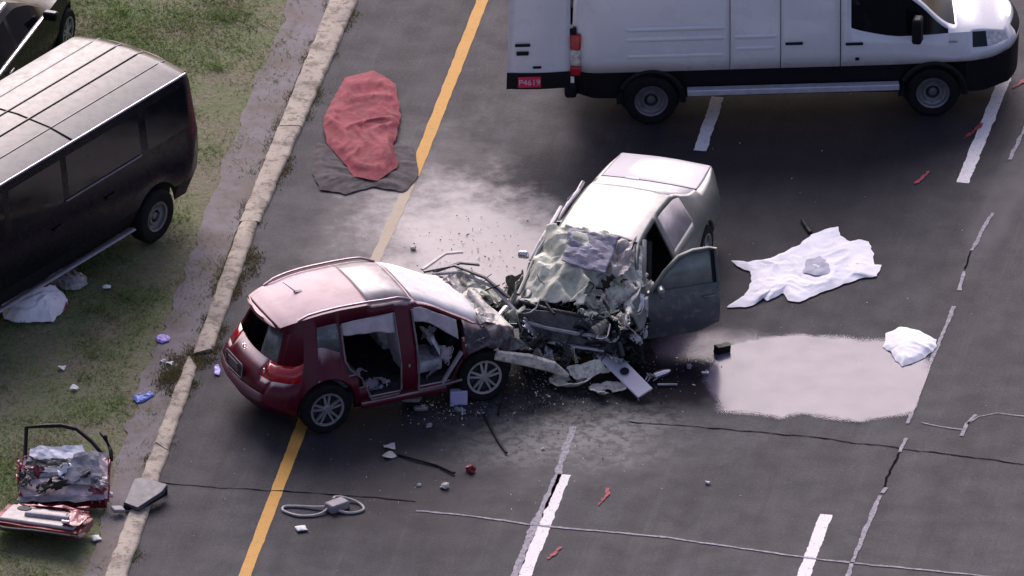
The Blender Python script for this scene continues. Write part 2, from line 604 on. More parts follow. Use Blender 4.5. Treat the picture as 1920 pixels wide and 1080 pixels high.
def asphalt_mat():
    m, nt, b = new_mat('asphalt with powder and fluid stains')
    pos = N(nt, 'ShaderNodeTexCoord').outputs['Object']
    big = noise_n(nt, pos, 0.35, 4)
    mid = noise_n(nt, pos, 2.3, 6, 0.65)
    fine = noise_n(nt, pos, 55, 3, 0.7)
    along = nt.nodes.new('ShaderNodeVectorRotate')
    along.rotation_type = 'Z_AXIS'
    along.inputs['Angle'].default_value = R(11)
    nt.links.new(pos, along.inputs['Vector'])
    st = nt.nodes.new('ShaderNodeVectorMath')
    st.operation = 'MULTIPLY'
    nt.links.new(along.outputs[0], st.inputs[0])
    st.inputs[1].default_value = (3.2, 0.16, 1)
    streak = noise_n(nt, st.outputs[0], 1.0, 5, 0.6)
    c = mixrgb(nt, mapr(nt, big, 0.3, 0.7), (0.021, 0.020, 0.029), (0.034, 0.0325, 0.043))
    c = mixrgb(nt, mapr(nt, mid, 0.35, 0.72, 0, 0.5), c, (0.020, 0.019, 0.023))
    c = mixrgb(nt, mapr(nt, streak, 0.46, 0.68, 0, 0.7), c, (0.014, 0.0135, 0.019))
    c = mixrgb(nt, mapr(nt, streak, 0.46, 0.28, 0, 0.5), c, (0.055, 0.052, 0.060))
    c = mixrgb(nt, mapr(nt, noise_n(nt, pos, 5.5, 2, 0.5), 0.70, 0.78, 0, 0.6), c, (0.012, 0.011, 0.014))
    agg = noise_n(nt, pos, 26, 5, 0.8)
    c = mixrgb(nt, mapr(nt, agg, 0.52, 0.68, 0, 0.55), c, (0.075, 0.072, 0.075))
    c = mixrgb(nt, mapr(nt, agg, 0.48, 0.34, 0, 0.6), c, (0.012, 0.012, 0.014))
    c = mixrgb(nt, mapr(nt, fine, 0.5, 0.8, 0, 0.5), c, (0.095, 0.09, 0.094))
    c = mixrgb(nt, mapr(nt, fine, 0.25, 0.42, 0.4, 0), c, (0.018, 0.017, 0.02))
    wv = noise_n(nt, pos, 1.6, 6, 0.68)
    warp = mapr(nt, wv, 0.2, 0.8, -0.55, 0.55, False)
    splot = mapr(nt, noise_n(nt, pos, 7, 4, 0.65), 0.40, 0.56)
    # pale extinguisher powder on the road behind and in front of the cars
    d1 = blob(nt, pos, W(900, 470), 1.15, 1.7, R(20), 0.55, warp)
    d2 = blob(nt, pos, W(1060, 790), 1.25, 0.95, R(6), 0.6, warp)
    d3 = blob(nt, pos, W(760, 420), 1.0, 2.2, R(-10), 0.6, warp)
    c = mixrgb(nt, math_n(nt, 'MULTIPLY', d3, 0.6), c, (0.20, 0.185, 0.18))
    c = mixrgb(nt, math_n(nt, 'MULTIPLY', d1, 0.85), c, (0.62, 0.57, 0.54))
    c = mixrgb(nt, math_n(nt, 'MULTIPLY', math_n(nt, 'MULTIPLY', d2, splot), 0.8), c, (0.24, 0.235, 0.22))
    d4 = blob(nt, pos, W(1090, 810), 1.5, 1.15, R(6), 0.8, warp)
    c = mixrgb(nt, math_n(nt, 'MULTIPLY', d4, 0.35), c, (0.22, 0.215, 0.205))
    p1 = blob(nt, pos, W(1872, 385), 0.24, 1.7, R(-12), 0.5, warp)
    c = mixrgb(nt, math_n(nt, 'MULTIPLY', p1, 0.75), c, (0.085, 0.079, 0.09))
    van_shade = blob(nt, pos, W(1540, 330), 2.1, 4.2, R(-12), 0.6, warp)  # soft shade of the white van, painted into the asphalt colour
    c = mixrgb(nt, math_n(nt, 'MULTIPLY', van_shade, 0.5), c, (0.011, 0.010, 0.016))
    # darker soaked patches
    w1 = blob(nt, pos, W(1262, 690), 0.85, 1.15, 0, 0.4, warp)
    w2 = blob(nt, pos, W(1060, 740), 1.1, 0.6, 0, 0.5, warp)
    w3 = blob(nt, pos, W(820, 790), 1.5, 0.7, R(10), 0.6, warp)
    c = mixrgb(nt, math_n(nt, 'MULTIPLY', w1, 0.9), c, (0.009, 0.006, 0.011))
    c = mixrgb(nt, math_n(nt, 'MULTIPLY', w2, 0.7), c, (0.015, 0.013, 0.015))
    c = mixrgb(nt, math_n(nt, 'MULTIPLY', w3, 0.6), c, (0.020, 0.019, 0.024))
    wet = math_n(nt, 'MAXIMUM', w1, math_n(nt, 'MULTIPLY', w2, 0.7))
    nt.links.new(mapr(nt, wet, 0, 1, 0.19, 0.05, False), b.inputs['Specular IOR Level'])
    e1 = blob(nt, pos, W(780, 940), 1.2, 0.9, 0, 0.7, warp)
    c = mixrgb(nt, math_n(nt, 'MULTIPLY', e1, 0.35), c, (0.085, 0.068, 0.066))
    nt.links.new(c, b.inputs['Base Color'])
    nt.links.new(mapr(nt, mid, 0.2, 0.8, 0.66, 0.76), b.inputs['Roughness'])
    b.inputs['Specular IOR Level'].default_value = 0.32
    bn = N(nt, 'ShaderNodeBump', Strength=0.35)
    bn.inputs['Distance'].default_value = 0.01
    nt.links.new(noise_n(nt, pos, 90, 3, 0.7), bn.inputs['Height'])
    nt.links.new(bn.outputs[0], b.inputs['Normal'])
    return m


def soil_mat():
    m, nt, b = new_mat('brown soil with thin turf')
    pos = N(nt, 'ShaderNodeTexCoord').outputs['Object']
    c = mixrgb(nt, mapr(nt, noise_n(nt, pos, 1.1, 6, 0.7), 0.38, 0.62), (0.15, 0.18, 0.085), (0.205, 0.18, 0.13))
    c = mixrgb(nt, mapr(nt, noise_n(nt, pos, 14, 5, 0.7), 0.3, 0.62, 0.6, 0), c, (0.095, 0.09, 0.055))
    c = mixrgb(nt, mapr(nt, noise_n(nt, pos, 40, 3, 0.7), 0.55, 0.75, 0, 0.4), c, (0.17, 0.14, 0.11))
    nt.links.new(c, b.inputs['Base Color'])
    b.inputs['Roughness'].default_value = 0.95
    b.inputs['Specular IOR Level'].default_value = 0.2
    bn = N(nt, 'ShaderNodeBump', Strength=0.8)
    bn.inputs['Distance'].default_value = 0.03
    nt.links.new(noise_n(nt, pos, 18, 5, 0.7), bn.inputs['Height'])
    nt.links.new(bn.outputs[0], b.inputs['Normal'])
    return m


def path_mat():
    m, nt, b = new_mat('worn dirty pavement strip')
    pos = N(nt, 'ShaderNodeTexCoord').outputs['Object']
    c = mixrgb(nt, mapr(nt, noise_n(nt, pos, 1.3, 6, 0.7), 0.35, 0.65), (0.20, 0.182, 0.192), (0.145, 0.122, 0.108))
    c = mixrgb(nt, mapr(nt, noise_n(nt, pos, 6, 6, 0.7), 0.5, 0.7, 0, 0.55), c, (0.10, 0.088, 0.066))
    c = mixrgb(nt, mapr(nt, noise_n(nt, pos, 60, 2, 0.7), 0.55, 0.8, 0, 0.4), c, (0.2, 0.18, 0.18))
    nt.links.new(c, b.inputs['Base Color'])
    b.inputs['Roughness'].default_value = 0.9
    b.inputs['Specular IOR Level'].default_value = 0.3
    return m


def kerb_mat():
    m, nt, b = new_mat('weathered tan concrete')
    pos = N(nt, 'ShaderNodeTexCoord').outputs['Object']
    c = mixrgb(nt, mapr(nt, noise_n(nt, pos, 1.5, 5, 0.65), 0.3, 0.7), (0.44, 0.385, 0.31), (0.32, 0.275, 0.235))
    c = mixrgb(nt, mapr(nt, noise_n(nt, pos, 9, 6, 0.7), 0.46, 0.66, 0, 0.85), c, (0.14, 0.115, 0.09))
    c = mixrgb(nt, mapr(nt, noise_n(nt, pos, 2.6, 5, 0.7), 0.55, 0.68, 0, 0.7), c, (0.12, 0.10, 0.075))
    c = mixrgb(nt, mapr(nt, noise_n(nt, pos, 50, 2, 0.7), 0.3, 0.45, 0.4, 0), c, (0.12, 0.10, 0.09))
    nt.links.new(c, b.inputs['Base Color'])
    b.inputs['Roughness'].default_value = 0.9
    return m


def paint_mat(name, col, worn, wear=0.6):
    m, nt, b = new_mat(name)
    pos = N(nt, 'ShaderNodeTexCoord').outputs['Object']
    c = mixrgb(nt, mapr(nt, noise_n(nt, pos, 3, 5, 0.7), 0.3, 0.7, 0, 0.3), col, tuple(v * 0.7 for v in col))
    c = mixrgb(nt, mapr(nt, noise_n(nt, pos, 22, 5, 0.75), 0.56, 0.66, 0, wear), c, worn)
    nt.links.new(c, b.inputs['Base Color'])
    b.inputs['Roughness'].default_value = 0.75
    b.inputs['Specular IOR Level'].default_value = 0.3
    return m


def puddle_mat():
    m, nt, b = new_mat('thin lavender grey fluid film')
    pos = N(nt, 'ShaderNodeTexCoord').outputs['Object']
    c = mixrgb(nt, mapr(nt, noise_n(nt, pos, 1.2, 5, 0.6), 0.3, 0.7), (0.125, 0.106, 0.15), (0.112, 0.095, 0.135))
    c = mixrgb(nt, mapr(nt, noise_n(nt, pos, 30, 3, 0.7), 0.62, 0.75, 0, 0.35), c, (0.06, 0.055, 0.065))
    nt.links.new(c, b.inputs['Base Color'])
    warp = mapr(nt, noise_n(nt, pos, 1.7, 3, 0.5), 0.2, 0.8, -0.26, 0.26, False)
    ce = W(1540, 708)
    a = blob(nt, pos, ce, 1.42, 1.10, R(-3), 0.14, warp, True)
    a2 = blob(nt, pos, W(1335, 655), 0.85, 0.42, R(5), 0.5, warp)
    al = math_n(nt, 'MAXIMUM', a, math_n(nt, 'MULTIPLY', a2, 0.6))
    nt.links.new(al, b.inputs['Alpha'])
    nt.links.new(mapr(nt, noise_n(nt, pos, 3, 4), 0.3, 0.7, 0.14, 0.24), b.inputs['Roughness'])
    b.inputs['Specular IOR Level'].default_value = 0.10
    return m


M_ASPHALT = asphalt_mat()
M_SOIL = soil_mat()
M_PATH = path_mat()
M_KERB = kerb_mat()
M_YELLOW = paint_mat('worn yellow road paint', (0.56, 0.30, 0.065), (0.16, 0.10, 0.05), 0.5)
M_WHITE = paint_mat('worn white road paint', (0.78, 0.73, 0.74), (0.16, 0.14, 0.15), 0.75)
M_PUDDLE = puddle_mat()

# ------------------------------------------------------------------ the setting
mb = MB()
mb.grid(lambda u, v: (-400 + 800 * u, -400 + 800 * v, -0.012), 4, 4)
structure(mb.build('ground', M_SOIL, smooth=False))


def line_at(a, b, y):
    t = (y - a.y) / (b.y - a.y)
    return a.x + (b.x - a.x) * t


KA, KB = W(236, 1080), W(474, 450)         # right edge of the kerb strip
mb = MB()
ys = [-120 + 240 * i / 12 for i in range(13)]
for y0, y1 in zip(ys, ys[1:]):
    mb.quadm([(line_at(KA, KB, y0) - 0.10, y0, 0), (line_at(KA, KB, y0) + 40, y0, 0),
              (line_at(KA, KB, y1) + 40, y1, 0), (line_at(KA, KB, y1) - 0.10, y1, 0)])
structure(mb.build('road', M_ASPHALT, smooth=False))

# worn pavement strip left of the kerb
pl = [W(*p) for p in ((120, 1130), (178, 1040), (205, 900), (235, 820), (262, 740), (285, 660), (318, 590), (345, 520), (372, 440), (420, 300), (480, 150), (560, -40))]
pr = [W(*p) for p in ((205, 1130), (222, 1040), (268, 900), (300, 820), (330, 740), (372, 660), (392, 590), (412, 520), (440, 440), (500, 300), (555, 150), (640, -40))]
mb = MB()
L, Q = [], []
for k in range(len(pl) - 1):
    for i in range(12):
        t = i / 12
        a, b_ = pl[k].lerp(pl[k + 1], t), pr[k].lerp(pr[k + 1], t)
        a = a + Vector((0.10 * nz(a, 1.8) + 0.06 * nz(a, 6, 3), 0, 0))
        L.append(mb.vert((a.x, a.y, 0.004)))
        Q.append(mb.vert((b_.x + 0.02 * nz(b_, 5), b_.y, 0.004)))
for i in range(len(L) - 1):
    mb.f.append([L[i], Q[i], Q[i + 1], L[i + 1]])
structure(mb.build('pavement', M_PATH, smooth=False))

# kerb slabs: two long worn lengths with a broken gap between them
kerb = thing('kerb', 'low worn tan concrete kerb between the grass verge and the asphalt', 'kerb')


def kerb_piece(a0, a1, b0, b1, seed, n):
    m_ = MB()
    rows = []
    for i in range(n + 1):
        t = i / n
        l, r_ = a0.lerp(a1, t), b0.lerp(b1, t)
        j = 0.015 * nz(l, 3, seed) + 0.018 * nz(l, 13, seed)
        j2 = 0.015 * nz(r_, 3, seed + 5) + 0.018 * nz(r_, 13, seed + 2)
        h = 0.048 + 0.014 * nz(l, 4, seed + 8)
        rows.append([m_.vert(p) for p in ((l.x + j - 0.012, l.y, -0.02), (l.x + j, l.y, h * 0.7), (l.x + j + 0.025, l.y, h),
                                          (r_.x + j2 - 0.04, r_.y, h * 0.96), (r_.x + j2 - 0.008, r_.y, h * 0.6), (r_.x + j2, r_.y, -0.02))])
    for p, q in zip(rows, rows[1:]):
        for k in range(5):
            m_.f.append([p[k], p[k + 1], q[k + 1], q[k]][::-1])
    m_.f.append(rows[0])
    m_.f.append(rows[-1][::-1])
    return m_.build('kerb_slab', M_KERB, kerb, angle=60)


def lerp_seg(a, b, f0, f1):
    return a.lerp(b, f0), a.lerp(b, f1)


lowL, lowR = (W(186, 1110), W(352, 672)), (W(230, 1110), W(370, 690))
upL, upR = (W(363, 668), W(451, 420)), (W(400, 660), W(484, 420))
farL, farR = (W(449, 420), W(620, 0)), (W(487, 420), W(672, 0))
for (l, r_, cuts) in ((lowL, lowR, (0, 0.62, 1)), (upL, upR, (0, 1)), (farL, farR, (0, 0.42, 1))):
    for c0, c1 in zip(cuts, cuts[1:]):
        g = 0.002
        a0, a1 = lerp_seg(*l, c0 + g, c1 - g)
        b0, b1 = lerp_seg(*r_, c0 + g, c1 - g)
        kerb_piece(a0, a1, b0, b1, c0 * 7 + l[0].x, 24)

# road markings
mb = MB()
strip(mb, [W(455, 1090), W(567, 795)], 0.155, 0.004, 0.008, 1)
strip(mb, [W(567, 795), W(640, 630)], 0.155, 0.004, 0.012, 2)
strip(mb, [W(775, 330), W(905, 0), W(1010, -240)], 0.155, 0.004, 0.009, 2)
structure(mb.build('yellow_line', M_YELLOW, smooth=False))
mb = MB()
strip(mb, [W(640, 630), W(735, 420), W(775, 330)], 0.14, 0.004, 0.03, 3)
structure(mb.build('powdered_yellow_line', paint_mat('powdered yellow paint', (0.42, 0.35, 0.26), (0.30, 0.27, 0.25), 0.8), smooth=False))
for (a, b_, sd) in (((980, 1090), (1058, 890), 3), ((1312, 283), (1346, 182), 4), ((1503, 1090), (1549, 965), 5), ((1805, 343), (1893, 125), 6), ((1400, 60), (1460, -80), 7)):
    mb = MB()
    strip(mb, [W(*a), W(*b_)], 0.165, 0.004, 0.016, sd, 0.05)
    structure(mb.build('lane_dash', M_WHITE, smooth=False))
# pale ghost edge beside the near dash and the joints and sealed cracks
mb = MB()
strip(mb, [W(962, 1085), W(1000, 990), W(1040, 905), W(1075, 800)], 0.09, 0.004, 0.03, 8, 0.06)
for pts, wd in (([(780, 958), (900, 970), (1000, 985), (1250, 1008), (1400, 1030), (1500, 1045), (1600, 1056), (1920, 1088)], 0.035),
                ([(1590, 1085), (1600, 1050), (1650, 930)], 0.055), ([(1655, 925), (1663, 915)], 0.05),
                ([(1700, 795), (1712, 770), (1735, 700), (1757, 650), (1790, 575)], 0.05),
                ([(1688, 848), (1700, 822)], 0.045), ([(1797, 545), (1808, 510)], 0.05), ([(1822, 470), (1838, 440), (1860, 400)], 0.045),
                ([(1893, 300), (1925, 235)], 0.05),
                ([(1728, 793), (1760, 800), (1805, 806)], 0.02), ([(1802, 818), (1812, 795), (1830, 778)], 0.045), ([(1812, 795), (1835, 782), (1870, 775), (1925, 782)], 0.02)):
    strip(mb, [W(*p) for p in pts], wd * 1.0, 0.008, 0.005 + wd * .2, wd * 90 + pts[0][0], 0.035, .012)
structure(mb.build('sealed_crack', M_SEAL, smooth=False))
mb = MB()
for pts, wd in (([(1655, 915), (1686, 850)], 0.028), ([(1808, 505), (1822, 472)], 0.022),
                ([(1180, 790), (1300, 800), (1500, 818), (1700, 842), (1930, 872)], 0.018), ([(300, 905), (420, 915), (600, 925), (780, 940)], 0.015)):
    strip(mb, [W(*p) for p in pts], wd, 0.006, 0.010, pts[0][0], 0.04, .03)
structure(mb.build('road_joint', M_TAR, smooth=False))
# red spray marks
for i, ((x0, y0), (x1, y1)) in enumerate((((1121, 948), (1146, 916)), ((1026, 1048), (1054, 1026)), ((1716, 346), (1742, 322)), ((1808, 260), (1840, 232)), ((1898, 165), (1922, 145)))):
    mb = MB()
    strip(mb, [W(x0, y0), W((x0 + x1) / 2 + 2 - i, (y0 + y1) / 2 + i), W(x1 + 3 * i - 6, y1)], 0.035 + .006 * i, 0.012, 0.035, i * 3, 0.02)
    structure(mb.build('paint_mark', M_REDPAINT, smooth=False))

# puddle of milky fluid
po = [(1215, 640), (1270, 612), (1340, 600), (1440, 610), (1560, 610), (1690, 612), (1752, 645), (1745, 690), (1728, 735), (1708, 785),
      (1660, 805), (1560, 815), (1440, 812), (1340, 800), (1290, 740), (1240, 690)]
mbp = MB()
pw = [W(*p) for p in po]
cen = W(1500, 705)
mbp.vert((cen.x, cen.y, 0.010))
for q in pw:
    mbp.vert((q.x, q.y, 0.010))
for k in range(len(pw)):
    mbp.f.append([0, 1 + (k + 1) % len(pw), 1 + k])
structure(mbp.build('puddle', M_PUDDLE, smooth=False))

# ------------------------------------------------------------------ grass
def leafy(nt, c):
    """Thin leaves: light passes through them as well as bouncing off."""
    d, tr, mx = N(nt, 'ShaderNodeBsdfDiffuse'), N(nt, 'ShaderNodeBsdfTranslucent'), N(nt, 'ShaderNodeMixShader')
    nt.links.new(c, d.inputs['Color'])
    nt.links.new(c, tr.inputs['Color'])
    mx.inputs[0].default_value = 0.45
    nt.links.new(d.outputs[0], mx.inputs[1])
    nt.links.new(tr.outputs[0], mx.inputs[2])
    out = [n for n in nt.nodes if n.type == 'OUTPUT_MATERIAL'][0]
    nt.links.new(mx.outputs[0], out.inputs['Surface'])


def build_grass():
    rg = np.random.default_rng(3)
    vs, fs = [], []

    def leftlimit(y):
        return np.interp(y, [p.y for p in pl], [p.x for p in pl])
    n = 190000
    xs = rg.uniform(-7.2, -1.8, n)
    ysr = rg.uniform(-8.6, 9.5, n)
    k = 0
    for x, y in zip(xs, ysr):
        lim = leftlimit(y)
        p = (x, y, 0)
        dn = 0.5 + 0.9 * nz(p, 0.9, 4) + 0.5 * nz(p, 3.0, 9)
        edge = (lim - x)
        if edge < -0.45 + 0.35 * nz(p, 2.4, 40) or rg.random() > max(0.06, min(1, dn)) * min(1, 0.22 + max(0, edge) * 1.2):
            continue
        tuft = max(0, nz(p, 4.5, 21) - 0.1) * 2.2
        h = rg.uniform(0.010, 0.028) * (0.7 + 0.6 * max(0, dn)) + 0.045 * tuft
        a = rg.uniform(0, 2 * math.pi)
        w = rg.uniform(0.005, 0.011)
        lean = rg.uniform(0.8, 2.6) * h
        b = rg.uniform(0, 2 * math.pi)
        dx, dy = math.cos(a) * w, math.sin(a) * w
        vs += [(x - dx, y - dy, -0.008), (x + dx, y + dy, -0.008), (x + math.cos(b) * lean, y + math.sin(b) * lean, h)]
        fs.append((k, k + 1, k + 2))
        k += 3
    m, nt, b = new_mat('grass blades')
    geo = N(nt, 'ShaderNodeNewGeometry')
    pos = N(nt, 'ShaderNodeTexCoord').outputs['Object']
    c = mixrgb(nt, geo.outputs['Random Per Island'], (0.12, 0.19, 0.06), (0.26, 0.34, 0.14))
    c = mixrgb(nt, mapr(nt, noise_n(nt, pos, 0.9, 5, 0.65), 0.47, 0.66, 0, 0.7), c, (0.25, 0.21, 0.14))
    leafy(nt, c)
    o = bpy.data.objects.new('grass', bpy.data.meshes.new('grass'))
    o.data.from_pydata(vs, [], fs)
    o.data.materials.append(m)
    COL.objects.link(o)
    o['kind'] = 'stuff'
    tag(o, 'short patchy grass and weeds on the verge left of the road', 'grass')
    # weeds in the kerb joints
    vs, fs, k = [], [], 0
    spots = []
    for (l, r_) in ((lowL, lowR), (upL, upR), (farL, farR)):
        for e in (l, r_):
            for i in range(80):
                t = rg.random()
                q = e[0].lerp(e[1], t)
                if nz(q, 1.6, e[0].x) > 0.02:
                    spots.append((q.x, q.y, 0.035))
    for i in range(45):
        q = W(322 + rg.normal(0, 14), 708 + rg.normal(0, 11))
        spots.append((q.x, q.y, 0.06))
    for i in range(40):
        q = W(360 + rg.normal(0, 26), 672 + rg.normal(0, 10))
        spots.append((q.x, q.y, 0.045))
    for i in range(14):
        q = W(470 + rg.normal(0, 8), 490 + rg.normal(0, 16))
        spots.append((q.x, q.y, 0.05))
    for x0, y0, h0 in spots:
        for j in range(40):
            x, y = x0 + rg.normal(0, 0.05), y0 + rg.normal(0, 0.06)
            h = h0 * rg.uniform(0.3, 1.0)
            a, b2 = rg.uniform(0, 6.28, 2)
            w = rg.uniform(0.005, 0.011)
            ln = rg.uniform(0.3, 1.2) * h
            vs += [(x - math.cos(a) * w, y - math.sin(a) * w, -0.005), (x + math.cos(a) * w, y + math.sin(a) * w, -0.005),
                   (x + math.cos(b2) * ln, y + math.sin(b2) * ln, h)]
            fs.append((k, k + 1, k + 2))
            k += 3
    m2, nt, b = new_mat('kerb weeds')
    geo = N(nt, 'ShaderNodeNewGeometry')
    c = mixrgb(nt, geo.outputs['Random Per Island'], (0.10, 0.105, 0.045), (0.19, 0.16, 0.10))
    leafy(nt, c)
    o = bpy.data.objects.new('kerb_weeds', bpy.data.meshes.new('kerb_weeds'))
    o.data.from_pydata(vs, [], fs)
    o.data.materials.append(m2)
    COL.objects.link(o)
    o['kind'] = 'stuff'
    tag(o, 'low weeds growing in the joints along the kerb', 'weeds')


build_grass()


# ------------------------------------------------------------------ wheels, doors and other shared builders
def make_wheel(parent, loc, side, r=0.345, w=0.21, rim=0.225, style='alloy', tilt=0.0, steer=0.0):
    """side = +1 when the outer face looks to +y."""
    t = MB()
    h = w / 2
    t.lathe([(rim * 0.98, -h * 0.92), (rim * 1.04, -h), (r * 0.9, -h), (r * 0.985, -h * 0.75), (r, -h * 0.3), (r, h * 0.3), (r * 0.985, h * 0.75),
             (r * 0.9, h), (rim * 1.04, h), (rim * 0.98, h * 0.92)], 36)
    ty = t.build('wheel', M_TYRE, parent)
    ty.location = loc
    ty.rotation_euler = (tilt, 0, (0 if side > 0 else math.pi) + steer)
    d = MB()
    d.lathe([(rim, h * 0.9), (rim * 0.96, h * 0.98), (rim * 0.90, h * 0.9), (rim * 0.88, h * 0.3), (0.0, h * 0.25)], 36)
    if style == 'alloy':
        d.build('rim_barrel', M_DARKMETAL, ty)
        s_ = MB()
        s_.lathe([(rim * 1.0, h * 0.86), (rim * 1.0, h * 1.0), (rim * 0.87, h * 0.97), (rim * 0.87, h * 0.75)], 36)
        s_.lathe([(0.001, h * 0.92), (0.045, h * 0.92), (0.055, h * 0.8), (0.055, h * 0.4)], 16)
        for k in range(5):
            a = 2 * math.pi * k / 5 + math.pi / 2
            u = Vector((math.cos(a), 0, math.sin(a)))
            v = Vector((-math.sin(a), 0, math.cos(a)))
            for sg in (-1, 1):
                w0, w1 = 0.008, 0.022
                p0, p1 = u * 0.04 + v * sg * 0.012, u * rim * 0.9 + v * sg * 0.040
                ids = []
                for (p, ww) in ((p0, 0.018), (p1, 0.013)):
                    for (q, yy) in ((-ww, h * 0.5), (ww, h * 0.5), (ww, h * 0.88), (-ww, h * 0.88)):
                        pt = p + v * q
                        ids.append(s_.vert((pt.x, yy, pt.z)))
                for k4 in range(4):
                    s_.f.append([ids[k4], ids[(k4 + 1) % 4], ids[4 + (k4 + 1) % 4], ids[4 + k4]])
        s_.build('rim', M_ALLOY, ty, angle=30)
    else:
        d.build('rim', M_DARKMETAL, ty)
        s_ = MB()
        s_.lathe([(rim * 0.99, h * 0.9), (rim * 0.97, h * 1.0), (rim * 0.85, h * 0.93), (rim * 0.82, h * 0.6), (rim * 0.62, h * 0.5)], 36)
        s_.lathe([(rim * 0.62, h * 0.55), (rim * 0.56, h * 0.72), (rim * 0.42, h * 0.68), (rim * 0.40, h * 0.45)], 30)
        s_.lathe([(0.001, h * 0.62), (rim * 0.22, h * 0.6), (rim * 0.26, h * 0.42)], 20)
        for k in range(8):
            a = 2 * math.pi * k / 8
            s_.box((math.cos(a) * rim * 0.73, h * 0.52, math.sin(a) * rim * 0.73), (rim * 0.34, 0.01, 0.035), (0, -a, 0))
        s_.build('steel_rim', M_STEEL, ty, angle=40)
    return ty


def rrect(x0, y0, x1, y1, r, n=4):
    pts = []
    for cx, cy, a0 in ((x1 - r, y0 + r, -90), (x1 - r, y1 - r, 0), (x0 + r, y1 - r, 90), (x0 + r, y0 + r, 180)):
        for i in range(n + 1):
            a = R(a0 + 90 * i / n)
            pts.append((cx + math.cos(a) * r, cy + math.sin(a) * r))
    return pts


def part_box(parent, name, m, c, size, rot=None, bevel=0.01, taper=1.0):
    b = MB()
    b.box(c, size, rot, taper)
    return b.build(name, m, parent, bevel=bevel)


def text_mesh(txt, size, m, parent, name, mtx, extrude=0.002):
    cu = bpy.data.curves.new(name, 'FONT')
    cu.body = txt
    cu.size = size
    cu.extrude = extrude
    cu.align_x = 'CENTER'
    cu.align_y = 'CENTER'
    tmp = bpy.data.objects.new(name + '_source', cu)
    COL.objects.link(tmp)
    dg = bpy.context.evaluated_depsgraph_get()
    me = bpy.data.meshes.new_from_object(tmp.evaluated_get(dg))
    bpy.data.objects.remove(tmp)
    bpy.data.curves.remove(cu)
    me.materials.clear()
    me.materials.append(m)
    o = bpy.data.objects.new(name, me)
    COL.objects.link(o)
    o.parent = parent
    o.matrix_local = mtx
    return o


# ------------------------------------------------------------------ red crossover with its doors cut off
class Crease:
    """Folded sheet metal: a coarse lattice of random offsets, flat between its nodes."""

    def __init__(s, n, m, amp, seed):
        q = random.Random(seed)
        s.n, s.m = n, m
        s.h = [[q.uniform(-1, 1) * amp for _ in range(m + 2)] for _ in range(n + 2)]
        s.w = [[(q.uniform(-.42, .42), q.uniform(-.42, .42)) for _ in range(m + 2)] for _ in range(n + 2)]
        s.d = [[q.random() < .5 for _ in range(m + 2)] for _ in range(n + 2)]

    def __call__(s, u, v):
        x, y = min(max(u, 0), .9999) * s.n, min(max(v, 0), .9999) * s.m
        w = s.w[int(x)][int(y)]
        fx, fy = x - int(x), y - int(y)
        b = 4 * fx * (1 - fx) * fy * (1 - fy) * 2
        fx = min(1, max(0, fx + w[0] * b * .5))
        fy = min(1, max(0, fy + w[1] * b * .5))
        i, j = int(x), int(y)
        a, b_, c, d = s.h[i][j], s.h[i + 1][j], s.h[i + 1][j + 1], s.h[i][j + 1]
        if s.d[i][j]:
            return a + (b_ - a) * fx + (c - b_) * fy if fx > fy else a + (c - d) * fx + (d - a) * fy
        return a + (b_ - a) * fx + (d - a) * fy if fx + fy < 1 else c + (d - c) * (1 - fx) + (b_ - c) * (1 - fy)


def torn(parent, m, c, a, b, rot, seed, amp=.05, name='torn_metal', drop=.45):
    q = random.Random(seed)
    cr, fine = Crease(3, 3, amp, seed), Crease(7, 7, amp * .25, seed + 1)
    M = Matrix.Translation(c) @ Euler(rot).to_matrix().to_4x4()
    n = 12
    mbx = MB()
    ids = [[mbx.vert(M @ Vector(((i / n - .5) * a, (j / n - .5) * b, cr(i / n, j / n) + fine(i / n, j / n)))) for j in range(n + 1)] for i in range(n + 1)]
    cut = [q.randrange(0, 4) for _ in range(4)]
    for i in range(n):
        for j in range(n):
            e = min(i, j, n - 1 - i, n - 1 - j)
            if e < 2 and q.random() < drop * (1 - e * .5):
                continue
            if (i + j < cut[0]) or (i + n - 1 - j < cut[1]) or (n - 1 - i + j < cut[2]) or (2 * n - 2 - i - j < cut[3]):
                continue
            mbx.f.append([ids[i][j], ids[i + 1][j], ids[i + 1][j + 1], ids[i][j + 1]])
    return mbx.build(name, m, parent, angle=12, solid=.006)


def wires(parent, n, box, seed):
    q = random.Random(seed)
    for k in range(n):
        p = Vector((q.uniform(*box[0]), q.uniform(*box[1]), q.uniform(*box[2])))
        pts = [p]
        d = Vector((q.uniform(-1, 1), q.uniform(-1, 1), q.uniform(-.3, .5)))
        for _ in range(5):
            d = d + Vector((q.uniform(-1, 1), q.uniform(-1, 1), q.uniform(-.8, .6))) * .7
            pts.append(pts[-1] + d.normalized() * q.uniform(.05, .11))
        mbx = MB()
        r_ = q.uniform(.006, .013)
        mbx.tube(pts, r_, 5)
        mbx.build('torn_cable', q.choice((M_BLACKPL, M_DARKMETAL, M_METAL, M_GREYTRIM)), parent)


